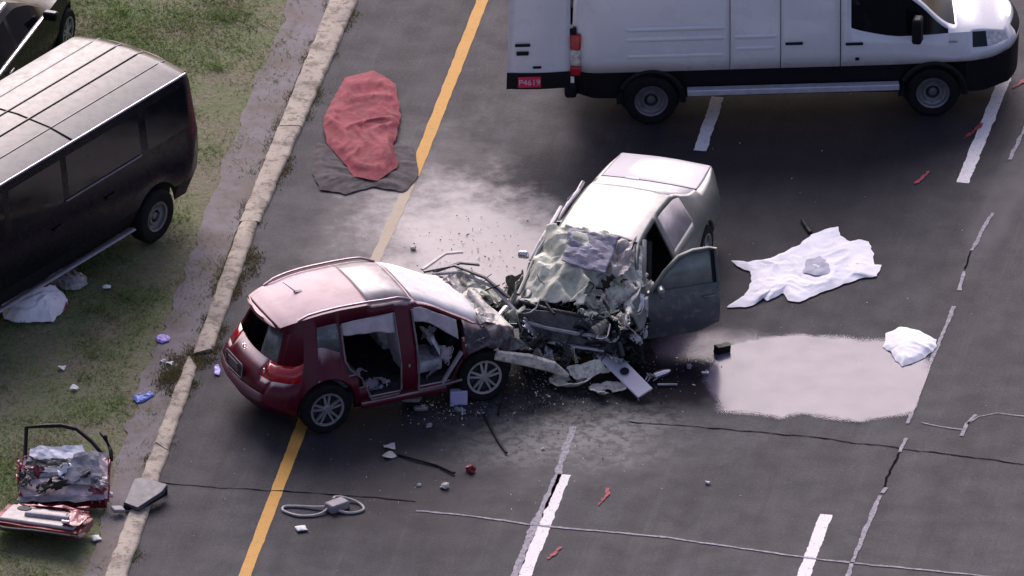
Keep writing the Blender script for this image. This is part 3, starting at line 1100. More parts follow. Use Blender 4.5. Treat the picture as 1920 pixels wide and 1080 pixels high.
def build_suv():
    rz = R(24)
    hub = W(608, 762, 0.345)
    fx, fy = math.cos(rz), math.sin(rz)
    org = Vector((hub.x - fy * 0.79, hub.y + fx * 0.79, 0))     # hub of the near rear wheel is at local (0, -0.79)
    t = thing('crashed_crossover', 'dark red crossover with crushed front, cut away side doors and powdered roof', 'car', org, rz)

    def deform(p):
        k = max(0.0, min(1.0, (p.x - 1.95) / 0.5))
        if k > 0:
            q = crumple(p, 0.12 * k, 3.6, 5)
            q.z -= 0.03 * k
            return q
        d = 0.02 * max(0, nz(p, 2.2, 3)) if p.z > 1.5 else 0
        p = p + Vector((0, (.014 * nz(p, 3.1, 12) + .006 * nz(p, 8, 14)) * (1 if p.y > 0 else -1) * min(1, max(0, p.x + .2)), 0))
        return Vector((p.x, p.y, p.z - d))
    lines = [
        ([(-.78, .60, .34), (-.5, .80, .30), (.4, .82, .26), (2.0, .82, .26), (2.6, .78, .34)], 0.06, 0),
        ([(-.78, .64, .50), (-.5, .86, .42), (.4, .88, .38), (2.0, .88, .38), (2.6, .84, .46)], -0.04, 0),
        ([(-.78, .66, .62), (-.5, .88, .58), (.4, .90, .56), (2.0, .90, .56), (2.6, .86, .60)], -0.01, 0),
        ([(-.78, .66, .79), (-.5, .87, .80), (.4, .89, .76), (2.0, .88, .76), (2.6, .82, .74)], 0.10, 0),
        ([(-.78, .64, .98), (-.5, .78, 1.0), (-.12, .745, 1.18), (.26, .80, 1.06), (.42, .84, .96), (1.6, .84, .95), (2.2, .80, .94), (2.6, .74, .88)], 0.24, 0),
        ([(-.78, .52, 1.34), (-.5, .59, 1.38), (.4, .65, 1.43), (1.0, .66, 1.43), (1.45, .65, 1.39), (1.9, .70, 1.17), (2.28, .74, .96), (2.6, .72, .89)], 0.38, 0),
        ([(-.78, .49, 1.43), (-.5, .54, 1.49), (.4, .59, 1.57), (1.0, .60, 1.555), (1.38, .58, 1.47), (1.9, .63, 1.20), (2.3, .66, .97), (2.6, .66, .90)], 0.27, 0),
        ([(-.78, .28, 1.46), (-.5, .30, 1.535), (.4, .32, 1.63), (1.0, .32, 1.61), (1.36, .32, 1.51), (1.9, .34, 1.24), (2.33, .36, 1.0), (2.6, .36, .93)], 0.24, 0),
        ([(-.78, 0, 1.47), (-.5, 0, 1.55), (.4, 0, 1.645), (1.0, 0, 1.625), (1.35, 0, 1.52), (1.9, 0, 1.26), (2.35, 0, 1.02), (2.6, 0, .95)], 0.23, 0)]
    S = frange(-.78, 2.6, 0.05) + [-.42, -.14, .24, .30, .44, .58, -.62, -.5, .27, 1.04, 1.26, 1.9, .62, 1.36]
    L_ = Loft(S, lines, [(0, .345, .40), (2.2, .345, .41)], jarch=3, deform=deform, flare=0.012, fall=.9)

    def rear_opening_start(z_row):
        return {0: 9, 1: .58, 2: .44, 3: .30, 4: .28}[z_row]

    def region(s, j, sd):
        if j in (6, 7) and 1.38 < s < 2.33:
            return 'windscreen'
        if j in (6, 7) and .70 < s < 1.30 and True:
            return 'sunroof' if j == 7 or s > 0 else 'body'
        if j == 4:
            if sd < 0 and (rear_opening_start(4) < s < 1.04 or 1.26 < s < 1.95):
                return None
            if sd < 0 and -.14 < s < .24:
                return 'quarter_window'
            if sd > 0 and (-.36 < s < 1.04 or 1.26 < s < 1.85):
                return 'left_window'
        if sd < 0 and j in (1, 2, 3) and (rear_opening_start(j) < s < 1.04 or 1.26 < s < 1.92):
            return None
        if j == 3 and s < -.42:
            return 'tail_lamp_r' if sd < 0 else 'tail_lamp_l'
        if s > 2.36 and j >= 4:
            return 'bonnet'
        if s > 1.94 and j <= 4:
            return 'wing_r' if sd < 0 else 'wing_l'
        return 'body'

    def rear(k, j):
        if j == 3 and abs(k) > .66:
            return 'tail_lamp_r' if k < 0 else 'tail_lamp_l'
        if j == 4 and abs(k) < .9:
            return None if -.35 < k else 'rear_window'
        if j >= 5:
            return 'hatch'
        return 'bumper' if j <= 1 else 'hatch'
    bags = L_.collect(region, rear=rear, front=None, bulge=0.11, kc=18)
    names = dict(body=('body', M_SUVRED), windscreen=('windscreen', M_DUSTGLASS), sunroof=('sunroof', M_PINKGLASS), quarter_window=('window', M_GREYGLASS),
                 left_window=('window', M_QTRGLASS), tail_lamp_r=('tail_lamp', M_REDLAMP), tail_lamp_l=('tail_lamp', M_REDLAMP), bonnet=('bonnet', M_DUSTY2), wing_r=('wing', M_WING), wing_l=('wing', M_WING),
                 rear_window=('rear_window', M_GREYGLASS), hatch=('hatch', M_SUVRED), bumper=('bumper', mat('grey red bumper plastic', (0.085, 0.018, 0.03), 0.5, 0, 0.15, 6, dust=0.5, dustcol=(0.4, 0.3, 0.3))))
    for k, b in bags.items():
        n_, m_ = names[k]
        b.build(n_, m_, t, solid=0.03 if k in ('body', 'hatch') else 0.006, angle=32)
    # opening trims
    tr = MB()
    for pts in ([(.62, -.885, .36), (1.0, -.885, .36), (1.035, -.89, .42), (1.03, -.90, .8), (1.03, -.845, .96), (1.03, -.665, 1.42)],
                [(.62, -.885, .36), (.48, -.905, .70), (.32, -.895, .86), (.27, -.85, .97), (.29, -.655, 1.40)]):
        tr.tube(pts, 0.012, 6)
    tr.build('opening_seal', mat('grey rubber door seal', (0.20, 0.15, 0.17), 0.6, 0, 0.2, 9), t)
    tr = MB()
    tr.tube([(1.28, -.885, .35), (1.6, -.885, .35), (1.88, -.885, .37)], 0.016, 6)
    tr.tube([(1.28, -.885, .35), (1.275, -.90, .8), (1.275, -.845, .96), (1.275, -.665, 1.41)], 0.014, 6)
    tr.build('opening_seal', MATS['grey rubber door seal'], t)
    for b0, b1 in ((.30, 1.03), (1.27, 1.86)):
        c = MB()

        def cur(u, v, b0=b0, b1=b1):
            x = b0 + (b1 - b0) * u
            top = 1.415 - max(0, x - 1.40) * 0.52
            drop = (0.19 + 0.03 * nz((x, 0, 0), 5, b0)) * (0.8 + 0.4 * u)
            z = top - v * drop
            y = -.66 - 0.18 * ((1.42 - z) / 0.47) + 0.025 * nz((x, z, 0), 7, 2) + 0.015
            return (x, y, z)
        c.grid(cur, 22, 8)
        c.build('curtain_airbag', M_CURTAIN, t, solid=0.012)
    # roof rails, antenna
    for sd in (1, -1):
        r_ = MB()
        rr = []
        for i in range(19):
            s_ = -.42 + 1.72 * i / 18
            p = L_.pt(6, s_, sd)
            lift = 0.035 * min(1, i / 2.0, (18 - i) / 2.0)
            rr.append(p + Vector((0, -0.005 * sd, lift + 0.008)))
        r_.tube(rr, 0.017, 6)
        r_.build('roof_rail', mat('pinkish satin roof rail', (0.30, 0.20, 0.22), 0.35, 0.4, 0.1, 9), t)
    a = MB()
    a.tube([(-.02, .02, 1.60), (-.20, .06, 1.77)], [0.008, 0.004], 5)
    a.box((-.01, .02, 1.61), (.10, .05, .035))
    a.build('antenna', M_DARKMETAL, t)
    sp = MB()
    for k in (-.55, .55):
        sp.tube([(-.74, k, 1.525), (-.70, k * .6, 1.545)], 0.004, 4)
    # hatch details: plate recess, badge, script
    rb = L_.P[-1]
    part_box(t, 'plate_recess', mat('dark plate recess', (0.03, 0.014, 0.018), 0.6), (-.865, .08, .74), (.04, .50, .17), (0, R(-4), 0), 0.02)
    part_box(t, 'plate', mat('dull licence plate', (0.10, 0.075, 0.085), 0.5, 0, 0.3, 25), (-.888, .08, .74), (.012, .30, .13), (0, R(-4), 0), 0.004)
    fr = MB()
    fr.tube([(-.890 + .10 * (z - .74), y - .02, z - .09) for y, z in rrect(-.16, .735, .36, .925, .03)] + [(-.90, .36 - .05, .645)], 0.007, 4)
    fr.build('plate_surround', M_GREYTRIM, t)
    bd = MB()
    bd.lathe([(.030, 0), (.042, 0), (.042, .012), (.030, .012), (.030, 0)], 18, c=(0, 0, 0))
    bd.box((0, .008, 0), (.11, .012, .02))
    bo = bd.build('badge', M_CHROME, t)
    bo.location = (-.72, .08, .95)
    bo.rotation_euler = (0, 0, R(90))
    sc = MB()
    for i in range(4):
        sc.box((-.80, -.40 - .035 * i, .64), (.01, .022, .028), (0, 0, R(-14)))
    sc.build('badge_script', M_CHROME, t)
    rl = MB()
    rl.lathe([(0.001, .0), (.032, .006), (.036, -.01)], 14)
    o = rl.build('reverse_light', M_CLEARLAMP, t)
    o.location = (-.70, -.47, .86)
    o.rotation_euler = (0, 0, R(78))
    # side handles latch spots
    for x, z in ((1.14, .74), (1.93, .86)):
        part_box(t, 'door_latch', M_METAL, (x, -.905, z), (.03, .012, .04), None, 0.004)
    # wheels
    make_wheel(t, (0, -.79, .345), -1, r=.345, rim=.232)
    make_wheel(t, (0, .79, .345), 1, r=.345, rim=.232)
    make_wheel(t, (2.2, -.80, .335), -1, r=.345, rim=.232, steer=R(-6), tilt=R(4))
    make_wheel(t, (2.35, .70, .335), 1, r=.345, rim=.232, steer=R(12))
    # cabin
    fl = MB()
    fl.box((.85, 0, .33), (2.5, 1.6, .06))
    fl.box((.85, .80, .66), (2.4, .03, .62))
    fl.box((2.02, 0, .68), (.05, 1.5, .62))
    fl.build('cabin_floor', mat('dark mauve cabin carpet', (0.035, 0.03, 0.038), 0.9, 0, 0.4, 9), t)
    for k, (x, y, z, m_) in enumerate(((.75, -.62, .40, M_GREYTRIM), (.92, -.55, .42, M_SEAT), (.60, -.4, .5, M_CURTAIN), (1.55, -.66, .42, M_GREYTRIM), (1.78, -.6, .62, M_CURTAIN), (1.7, -.3, .8, M_GREYTRIM))):
        torn(t, m_, (x, y, z), .26, .2, (.3, .4 * k, k), 810 + k, .05, 'cabin_litter')
    for x, y, w in ((1.40, -.38, .50), (1.40, .40, .50)):
        s_ = MB()
        s_.box((x + .08, y, .50), (.50, w, .16))
        s_.box((x - .20, y, .84), (.15, w - .04, .62), (0, R(-14), 0), 0.85)
        s_.box((x - .30, y, 1.21), (.10, .24, .16), (0, R(-14), 0), 0.85)
        s_.build('seat', M_SEAT, t, bevel=0.035)
    s_ = MB()
    s_.box((.32, 0, .54), (.48, 1.30, .18))
    s_.box((.02, 0, .84), (.16, 1.30, .52), (0, R(-16), 0), 0.9)
    s_.build('rear_seat', mat('dark grey bench cloth', (0.13, 0.12, 0.135), 0.9), t, bevel=0.03)
    dsh = MB()
    dsh.box((1.95, .05, .82), (.22, 1.35, .26), (0, R(12), 0))
    dsh.build('dashboard', M_BLACKPL, t, bevel=0.04)
    ab = cloth([(-.14, -.2), (.14, -.22), (.16, .1), (.05, .28), (-.1, .2)], 0.05, 0, 4, 8, 40, 6, 0.04)
    o = ab.build('airbag', M_CLOTH, t)
    o.location = (1.62, -.42, .78)
    o.rotation_euler = (R(20), R(62), R(20))
    part_box(t, 'armrest', mat('dark lilac console', (0.10, 0.09, 0.14), 0.6), (1.72, -.46, .60), (.16, .16, .16), (0, 0, R(10)), 0.02)
    bp = MB()
    bp.tube([(1.62, -.86, .37), (1.72, -.86, .52), (1.84, -.85, .68), (1.90, -.84, .75)], [(.045, .02)] * 4, 6)
    bp.build('loose_trim', M_GREYTRIM, t)
    # crushed nose: inner structure, folded bonnet edges, wings
    nb = MB()
    for k in range(46):
        x, y = rnd.uniform(2.15, 2.95), rnd.uniform(-.70, .80)
        z = rnd.uniform(.25, .92 - .35 * (x - 2.15))
        nb.box((x, y, z), (rnd.uniform(.06, .28), rnd.uniform(.05, .26), rnd.uniform(.04, .16)), (rnd.uniform(-1, 1), rnd.uniform(-1, 1), rnd.uniform(0, 3)))
    nb.build('engine_wreckage', M_DARKMETAL, t, bevel=0.008)
    for i, (a_, b_, c_, d_, m_, amp) in enumerate((
            ((2.28, -.70, .99), (2.28, .70, 1.02), (2.72, .72, .86), (2.62, -.66, .80), M_DUSTY2, .10),
            ((2.45, .05, .98), (2.5, .78, 1.0), (2.98, .80, .70), (2.85, .02, .72), M_DUSTY, .12),
            ((2.05, -.86, .86), (2.6, -.80, .80), (2.95, -.74, .50), (2.45, -.86, .66), M_DOORSIL, .06),
            ((2.62, -.70, .70), (2.66, .0, .78), (2.96, -.02, .44), (2.9, -.66, .40), M_DARKMETAL, .12))):
        s_ = MB()
        sheet(s_, a_, b_, c_, d_, 18, 12, amp, 5.5, 10 + i * 3)
        s_.build('crumpled_panel', m_, t, smooth=False, solid=0.006)
    for i, pts in enumerate(([(2.20, .78, 1.02), (2.55, .66, 1.03), (2.85, .30, .92), (3.0, -.1, .72)], [(2.1, .82, 1.06), (2.5, .74, 1.10), (2.8, .45, 1.0), (2.98, .1, .84)],
                             [(2.15, .98, 1.0), (2.55, 1.16, 1.06), (2.8, 1.18, 1.02)], [(2.3, .95, .95), (2.7, 1.02, .96), (2.95, .98, .90)],
                             [(2.3, -.3, .95), (2.6, -.4, .9), (2.85, -.1, .84)])):
        s_ = MB()
        s_.tube(pts, [(.035, .016)] * len(pts), 6)
        s_.build('bent_trim', (M_GREYTRIM, M_DARKMETAL, M_BEIGETRIM, M_DARKMETAL, M_METAL)[i], t)
    q = random.Random(77)
    for k in range(26):
        x, y = q.uniform(2.2, 3.1), q.uniform(-.72, .85)
        z = q.uniform(.3, .98 - .40 * (x - 2.15))
        m_ = q.choice((M_DUSTY2, M_DUSTY, M_DARKMETAL, M_DARKMETAL, M_WING, M_DOORSIL, M_METAL))
        torn(t, m_, (x, y, z), q.uniform(.18, .5), q.uniform(.12, .34), (q.uniform(-1.2, 1.2), q.uniform(-1.2, 1.2), q.uniform(0, 3)), 300 + k, q.uniform(.04, .09))
    wires(t, 14, ((2.2, 3.0), (-.6, .8), (.5, .9)), 5)
    s_ = MB()
    s_.tube([(2.33, -.95, .66), (2.75, -1.0, .52), (3.1, -.98, .34), (3.32, -.98, .16)], [(.03, .07), (.05, .09), (.05, .08), (.03, .03)], 8)
    s_.build('torn_wing', M_DUSTY2, t)
    part_box(t, 'side_step', M_SUVRED, (1.08, -.85, .28), (1.2, .08, .07), None, 0.02)
    return t


SUV = build_suv()


# ------------------------------------------------------------------ crushed silver saloon
def build_sedan():
    rz = math.atan2(-.952, -.305)
    t = thing('crashed_saloon', 'silver saloon with crushed front, white powder over its roof and its driver door swung open', 'car', (1.725, .813, 0), rz)

    def deform(p):
        k = max(0.0, min(1.0, (p.x - 1.9) / 0.7))
        if k > 0:
            return crumple(p, 0.085 * k, 3.4, 15)
        if p.z > 1.2:
            p.z -= 0.03 * max(0, nz(p, 1.6, 8)) * max(0, p.x - .4)
        return p
    lines = [
        ([(-.9, .62, .34), (-.6, .76, .26), (.4, .80, .22), (2.2, .80, .22), (3.0, .78, .26)], 0.06, 0),
        ([(-.9, .69, .50), (-.6, .82, .44), (.4, .86, .40), (2.2, .86, .40), (3.0, .84, .42)], -0.02, 0),
        ([(-.9, .69, .70), (-.6, .82, .68), (.4, .87, .64), (2.2, .87, .64), (3.0, .84, .62)], -0.01, 0),
        ([(-.9, .67, .86), (-.6, .78, .85), (.4, .85, .82), (2.2, .84, .78), (3.0, .80, .74)], 0, 0),
        ([(-.9, .635, .965), (-.6, .70, .96), (.0, .76, .95), (.6, .80, .92), (2.2, .80, .88), (3.0, .76, .80)], 0, 0),
        ([(-.9, .615, .995), (-.25, .65, 1.02), (.05, .645, 1.07), (.75, .58, 1.31), (1.35, .575, 1.35), (2.0, .58, 1.32), (2.5, .70, .97), (3.0, .72, .82)], 0, 0),
        ([(-.9, .595, 1.005), (-.25, .62, 1.03), (.05, .61, 1.085), (.72, .52, 1.355), (1.35, .515, 1.395), (2.0, .53, 1.36), (2.5, .64, .99), (3.0, .66, .84)], 0, 0),
        ([(-.9, .3, 1.02), (-.25, .32, 1.045), (.05, .31, 1.10), (.72, .28, 1.38), (1.35, .28, 1.42), (2.0, .28, 1.385), (2.55, .34, 1.0), (3.0, .34, .86)], 0, 0),
        ([(-.9, 0, 1.025), (-.25, 0, 1.05), (.05, 0, 1.105), (.72, 0, 1.39), (1.35, 0, 1.43), (2.0, 0, 1.395), (2.55, 0, 1.01), (3.0, 0, .87)], 0, 0)]
    S = frange(-.9, 3.0, 0.06) + [-.17, -.13, .58, 1.32, 1.40, 2.2]
    L_ = Loft(S, lines, [(0.05, .31, .36), (2.78, .31, .37)], jarch=3, deform=deform)

    def region(s, j, sd):
        if j >= 5 and s < -.17:
            return 'boot_lid'
        if j >= 5 and -.17 < s < -.13:
            return 'boot_gap'
        if j in (6, 7) and -.13 < s < .66:
            return 'rear_window'
        if j >= 5 and s > 2.06:
            return None if j >= 6 else 'body'
        if j == 4:
            if .50 < s < 1.32:
                return 'side_window_l' if sd > 0 else None
            if 1.40 < s < 2.3:
                return None
        if j in (1, 2, 3) and 1.40 < s < 2.2:
            return None
        if sd < 0 and j in (2, 3) and .5 < s < 1.32:
            return None
        return 'body'

    def rear(k, j):
        if j in (2, 3) and abs(k) > .62:
            return 'tail_lamp_l' if k > 0 else 'tail_lamp_r'
        return 'bumper' if j < 2 else ('boot_lid' if j >= 4 else 'body')
    bags = L_.collect(region, rear=rear, bulge=0.03, kc=16)
    names = dict(body=('body', M_SILVER), boot_lid=('boot_lid', M_SILVERTR), boot_gap=('boot_gap', M_BLACKPL), rear_window=('rear_window', M_DUSTGLASS), side_window_l=('window', M_QTRGLASS),
                 tail_lamp_l=('tail_lamp', M_REDLAMP), tail_lamp_r=('tail_lamp', M_REDLAMP), bumper=('bumper', M_SILVER))
    for k, b in bags.items():
        n_, m_ = names[k]
        b.build(n_, m_, t, solid=0.03 if k == 'body' else 0.005, angle=35)
    br = MB()
    br.box((-.15, -.22, 1.065), (.05, .18, .02))
    br.build('brake_light', M_WHITEP, t)
    # cabin
    fl = MB()
    fl.box((1.1, 0, .30), (2.6, 1.5, .05))
    fl.box((-.1, 0, .6), (.05, 1.4, .6))
    fl.box((2.6, 0, .62), (.05, 1.4, .6))
    fl.box((2.4, 0, .80), (.3, 1.36, .2))
    fl.build('cabin_floor', M_INTERIOR, t, bevel=0.02)
    for x, y, w in ((1.75, -.36, .46), (1.75, .36, .46)):
        s_ = MB()
        s_.box((x + .05, y, .46), (.48, w, .16))
        s_.box((x - .24, y, .80), (.14, w - .04, .56), (0, R(-16), 0), 0.85)
        s_.box((x - .35, y, 1.12), (.09, .22, .14), (0, R(-16), 0), 0.85)
        s_.build('seat', mat('dark grey car seat', (0.05, 0.047, 0.058), 0.85, 0, 0.2, 10), t, bevel=0.03)
    for y, sd in ((-.76, -1), (.76, 1)):
        make_wheel(t, (.05, y, .31), sd, r=.31, w=.19, rim=.20)
    make_wheel(t, (2.80, .74, .30), 1, r=.31, w=.19, rim=.20, steer=R(15))
    make_wheel(t, (2.75, -.70, .30), -1, r=.31, w=.19, rim=.20, steer=R(-10))
    # driver pillar bars
    s_ = MB()
    s_.tube([(1.95, .60, 1.34), (2.25, .69, 1.18), (2.5, .76, .96), (2.68, .79, .78)], [.035, .032, .03, .028], 8)
    s_.build('windscreen_pillar', M_SILVER, t)
    s_ = MB()
    s_.tube([(1.95, -.62, 1.34), (2.3, -.72, 1.15), (2.65, -.76, .96), (2.95, -.78, .84)], [.035, .032, .03, .028], 8)
    s_.build('windscreen_pillar', M_SILVER, t)
    s_ = MB()
    s_.box((2.62, .83, .60), (.10, .05, .56), (0, R(-4), R(6)))
    s_.build('hinge_post', M_DUSTGLASS, t, bevel=0.01)
    # bonnet thrown back over the windscreen: folded halves
    cr, cr2 = Crease(4, 5, .15, 4), Crease(10, 12, .03, 9)

    def bon(u, v):
        x = 2.0 + 1.12 * v + .05 * cr2(v, u)
        y = (-.74 + (1.02 - .12 * v) * u) * (1 - 0.02 * v)
        z = 1.42 - .46 * v - .07 * v * v
        e = min(1, v * 6, (1 - v) * 6 + .35)
        return (x + .2 * cr2(u, v), y + .25 * cr2(v, u), z + e * cr(u, v) + cr2(u, v) - .05 * max(0, 1 - u * 7))
    s_ = MB()
    s_.grid(bon, 45, 55)
    q = random.Random(8)
    s_.f = [f for f in s_.f if not (min(f[0] // 56, 44 - f[0] // 56, f[0] % 56, 54 - f[0] % 56) < 2 and nz(s_.v[f[0]], 7, 3) > .05)]
    s_.build('crumpled_bonnet', M_DUSTY, t, angle=9, solid=0.006)
    cr3 = Crease(4, 5, .06, 31)

    def bon2(u, v):
        x = 2.05 + .62 * v
        y = .14 + .40 * u + .04 * v
        z = 1.40 - .27 * v
        return (x, y, z + cr3(u, v) + .5 * cr2(v, u))
    s_ = MB()
    s_.grid(bon2, 24, 28)
    s_.f = [f for f in s_.f if not (min(f[0] // 29, 23 - f[0] // 29, f[0] % 29, 27 - f[0] % 29) < 2 and nz(s_.v[f[0]], 9, 3) > .0)]
    s_.build('crumpled_panel', mat('pinkish beige powdered panel', (0.40, 0.355, 0.345), 0.6, 0, 0.2, 6, grime=((0.2, 0.18, 0.18), 0.5)), t, angle=9, solid=0.006)
    cr4 = Crease(3, 4, .05, 55)

    def lin(u, v):
        x = 2.10 + .58 * v + .05 * u
        y = -.36 + .68 * u + .08 * v * (1 - u)
        z = 1.475 - .24 * v - .03 * u
        return (x, y, z + cr4(u, v) + .4 * cr2(u, v))
    s_ = MB()
    s_.grid(lin, 24, 24)
    s_.build('bonnet_liner', M_LINER, t, angle=9, solid=0.006)
    s_ = MB()
    sheet(s_, (2.05, .50, 1.33), (2.08, .64, 1.31), (2.52, .76, .96), (2.48, .46, 1.04), 8, 12, .03, 6, 71)
    s_.build('windscreen', mat('powdered broken glass', (0.50, 0.50, 0.44), 0.5, 0, 0.2, 8), t, smooth=False, solid=0.004)
    # engine bay
    e = MB()
    for k in range(60):
        x, y = rnd.uniform(2.6, 3.35), rnd.uniform(-.66, .74)
        z = rnd.uniform(.25, .84 - .22 * (x - 2.6))
        e.box((x, y, z), (rnd.uniform(.05, .22), rnd.uniform(.05, .22), rnd.uniform(.04, .14)), (rnd.uniform(-1, 1), rnd.uniform(-1, 1), rnd.uniform(0, 3)))
    e.build('engine_wreckage', M_DARKMETAL, t, bevel=0.008)
    e = MB()
    for k in range(22):
        x, y = rnd.uniform(2.6, 3.1), rnd.uniform(.15, .72)
        z = rnd.uniform(.6, .86)
        e.box((x, y, z), (rnd.uniform(.05, .2), rnd.uniform(.03, .1), rnd.uniform(.03, .1)), (rnd.uniform(-1, 1), rnd.uniform(-1, 1), rnd.uniform(0, 3)))
    e.build('engine_parts', M_DUSTY, t, bevel=0.008)
    rad = MB()
    rad.box((3.22, -.12, .60), (.10, 1.14, .40), (0, R(-28), R(6)))
    rad.build('radiator', mat('dark dusty radiator', (0.075, 0.072, 0.072), 0.6, 0, 0.4, 10, bump=0.4), t, bevel=0.015)
    for i, (z, x) in enumerate(((.80, 3.13), (.62, 3.30), (.46, 3.36))):
        b = MB()
        b.tube([(x - .03, -.72, z + .04), (x + .02, -.3, z), (x + .03, .1, z - .01), (x - .02, .50, z - .03)], [(.03, .025)] * 4, 6)
        b.build('cross_bar', (M_DARKMETAL, M_GREYTRIM, M_METAL)[i], t)
    cn = MB()
    cn.lathe([(.0, -.12), (.075, -.12), (.085, -.08), (.07, -.06), (.085, -.03), (.07, 0), (.085, .03), (.07, .05), (.08, .10), (.0, .12)], 16)
    o = cn.build('ribbed_intake', mat('dusty olive plastic', (0.22, 0.21, 0.17), 0.6, 0, 0.3, 14), t)
    o.location = (3.2, .42, .68)
    o.rotation_euler = (R(25), R(30), R(60))
    dm = MB()
    dm.lathe([(.0, .10), (.09, .09), (.14, .05), (.16, -.04), (.16, -.10)], 18, axis='z')
    o = dm.build('strut_tower', M_DUSTY, t)
    o.location = (2.66, .46, .88)
    o.rotation_euler = (R(-10), R(20), 0)
    for pts in ([(2.75, .1, .86), (2.85, .3, .92), (3.00, .45, .86), (3.20, .5, .74)], [(2.85, -.5, .8), (3.05, -.4, .86), (3.25, -.2, .8)], [(2.70, .55, .8), (2.95, .6, .84), (3.10, .66, .72)]):
        b = MB()
        b.tube(pts, 0.02, 7)
        b.build('hose', M_BLACKPL, t)
    for i, (a_, b_, c_, d_, m_, amp) in enumerate((
            ((2.45, -.86, .86), (2.85, -.84, .90), (3.30, -.82, .52), (3.15, -.86, .38), M_DUSTY, .07),
            ((2.60, .80, .74), (2.75, .86, .84), (3.30, .60, .54), (3.25, .42, .50), M_DUSTY2, .05),
            ((2.75, .80, .60), (2.85, .86, .50), (3.40, .52, .28), (3.35, .45, .48), M_DOORSIL, .06),
            ((2.60, .52, .92), (2.65, .84, .92), (2.87, .78, .78), (2.81, .5, .74), M_DUSTGLASS, .05),
            ((3.15, -.86, .62), (3.25, -.62, .80), (3.45, -.66, .36), (3.35, -.9, .3), M_DUSTY, .10))):
        s_ = MB()
        sheet(s_, a_, b_, c_, d_, 16, 12, amp, 6, 40 + i * 3)
        s_.build('crumpled_panel', m_, t, smooth=False, solid=0.006)
    q = random.Random(91)
    for k in range(44):
        x, y = q.uniform(2.55, 3.5), q.uniform(-.85, .85)
        z = q.uniform(.2, .92 - .36 * (x - 2.5))
        top = z > .62 - .3 * (x - 2.6)
        m_ = q.choice((M_DUSTY, M_DUSTY2, M_DUSTY, M_METAL, M_DARKMETAL)) if top else q.choice((M_DARKMETAL, M_DARKMETAL, M_BLACKPL, M_DUSTY, M_DOORSIL))
        torn(t, m_, (x, y, z), q.uniform(.16, .5), q.uniform(.10, .30), (q.uniform(-1.2, 1.2), q.uniform(-1.2, 1.2), q.uniform(0, 3)), 500 + k, q.uniform(.03, .09))
    for k in range(20):
        x, y = q.uniform(2.45, 3.15), q.uniform(.05, .78)
        torn(t, q.choice((M_DUSTY, M_DUSTY2, M_DUSTY, MATS['powdered broken glass'])), (x, y, 1.0 - .34 * (x - 2.4) + q.uniform(-.06, .04)), q.uniform(.2, .48), q.uniform(.12, .3),
             (q.uniform(-.7, .7), q.uniform(-.2, .9), q.uniform(0, 3)), 620 + k, q.uniform(.05, .10))
    for k in range(12):
        x, y = q.uniform(3.0, 3.6), q.uniform(-.85, .3)
        torn(t, q.choice((M_DUSTY, M_DUSTY2, M_METAL)), (x, y, .62 - .55 * (x - 3.0) + q.uniform(-.1, .05)), q.uniform(.14, .36), q.uniform(.06, .18),
             (q.uniform(-.9, .9), q.uniform(-.2, 1.2), q.uniform(0, 3)), 660 + k, q.uniform(.03, .07))
    wires(t, 22, ((2.6, 3.35), (-.7, .8), (.45, .9)), 15)
    return t, L_, rz


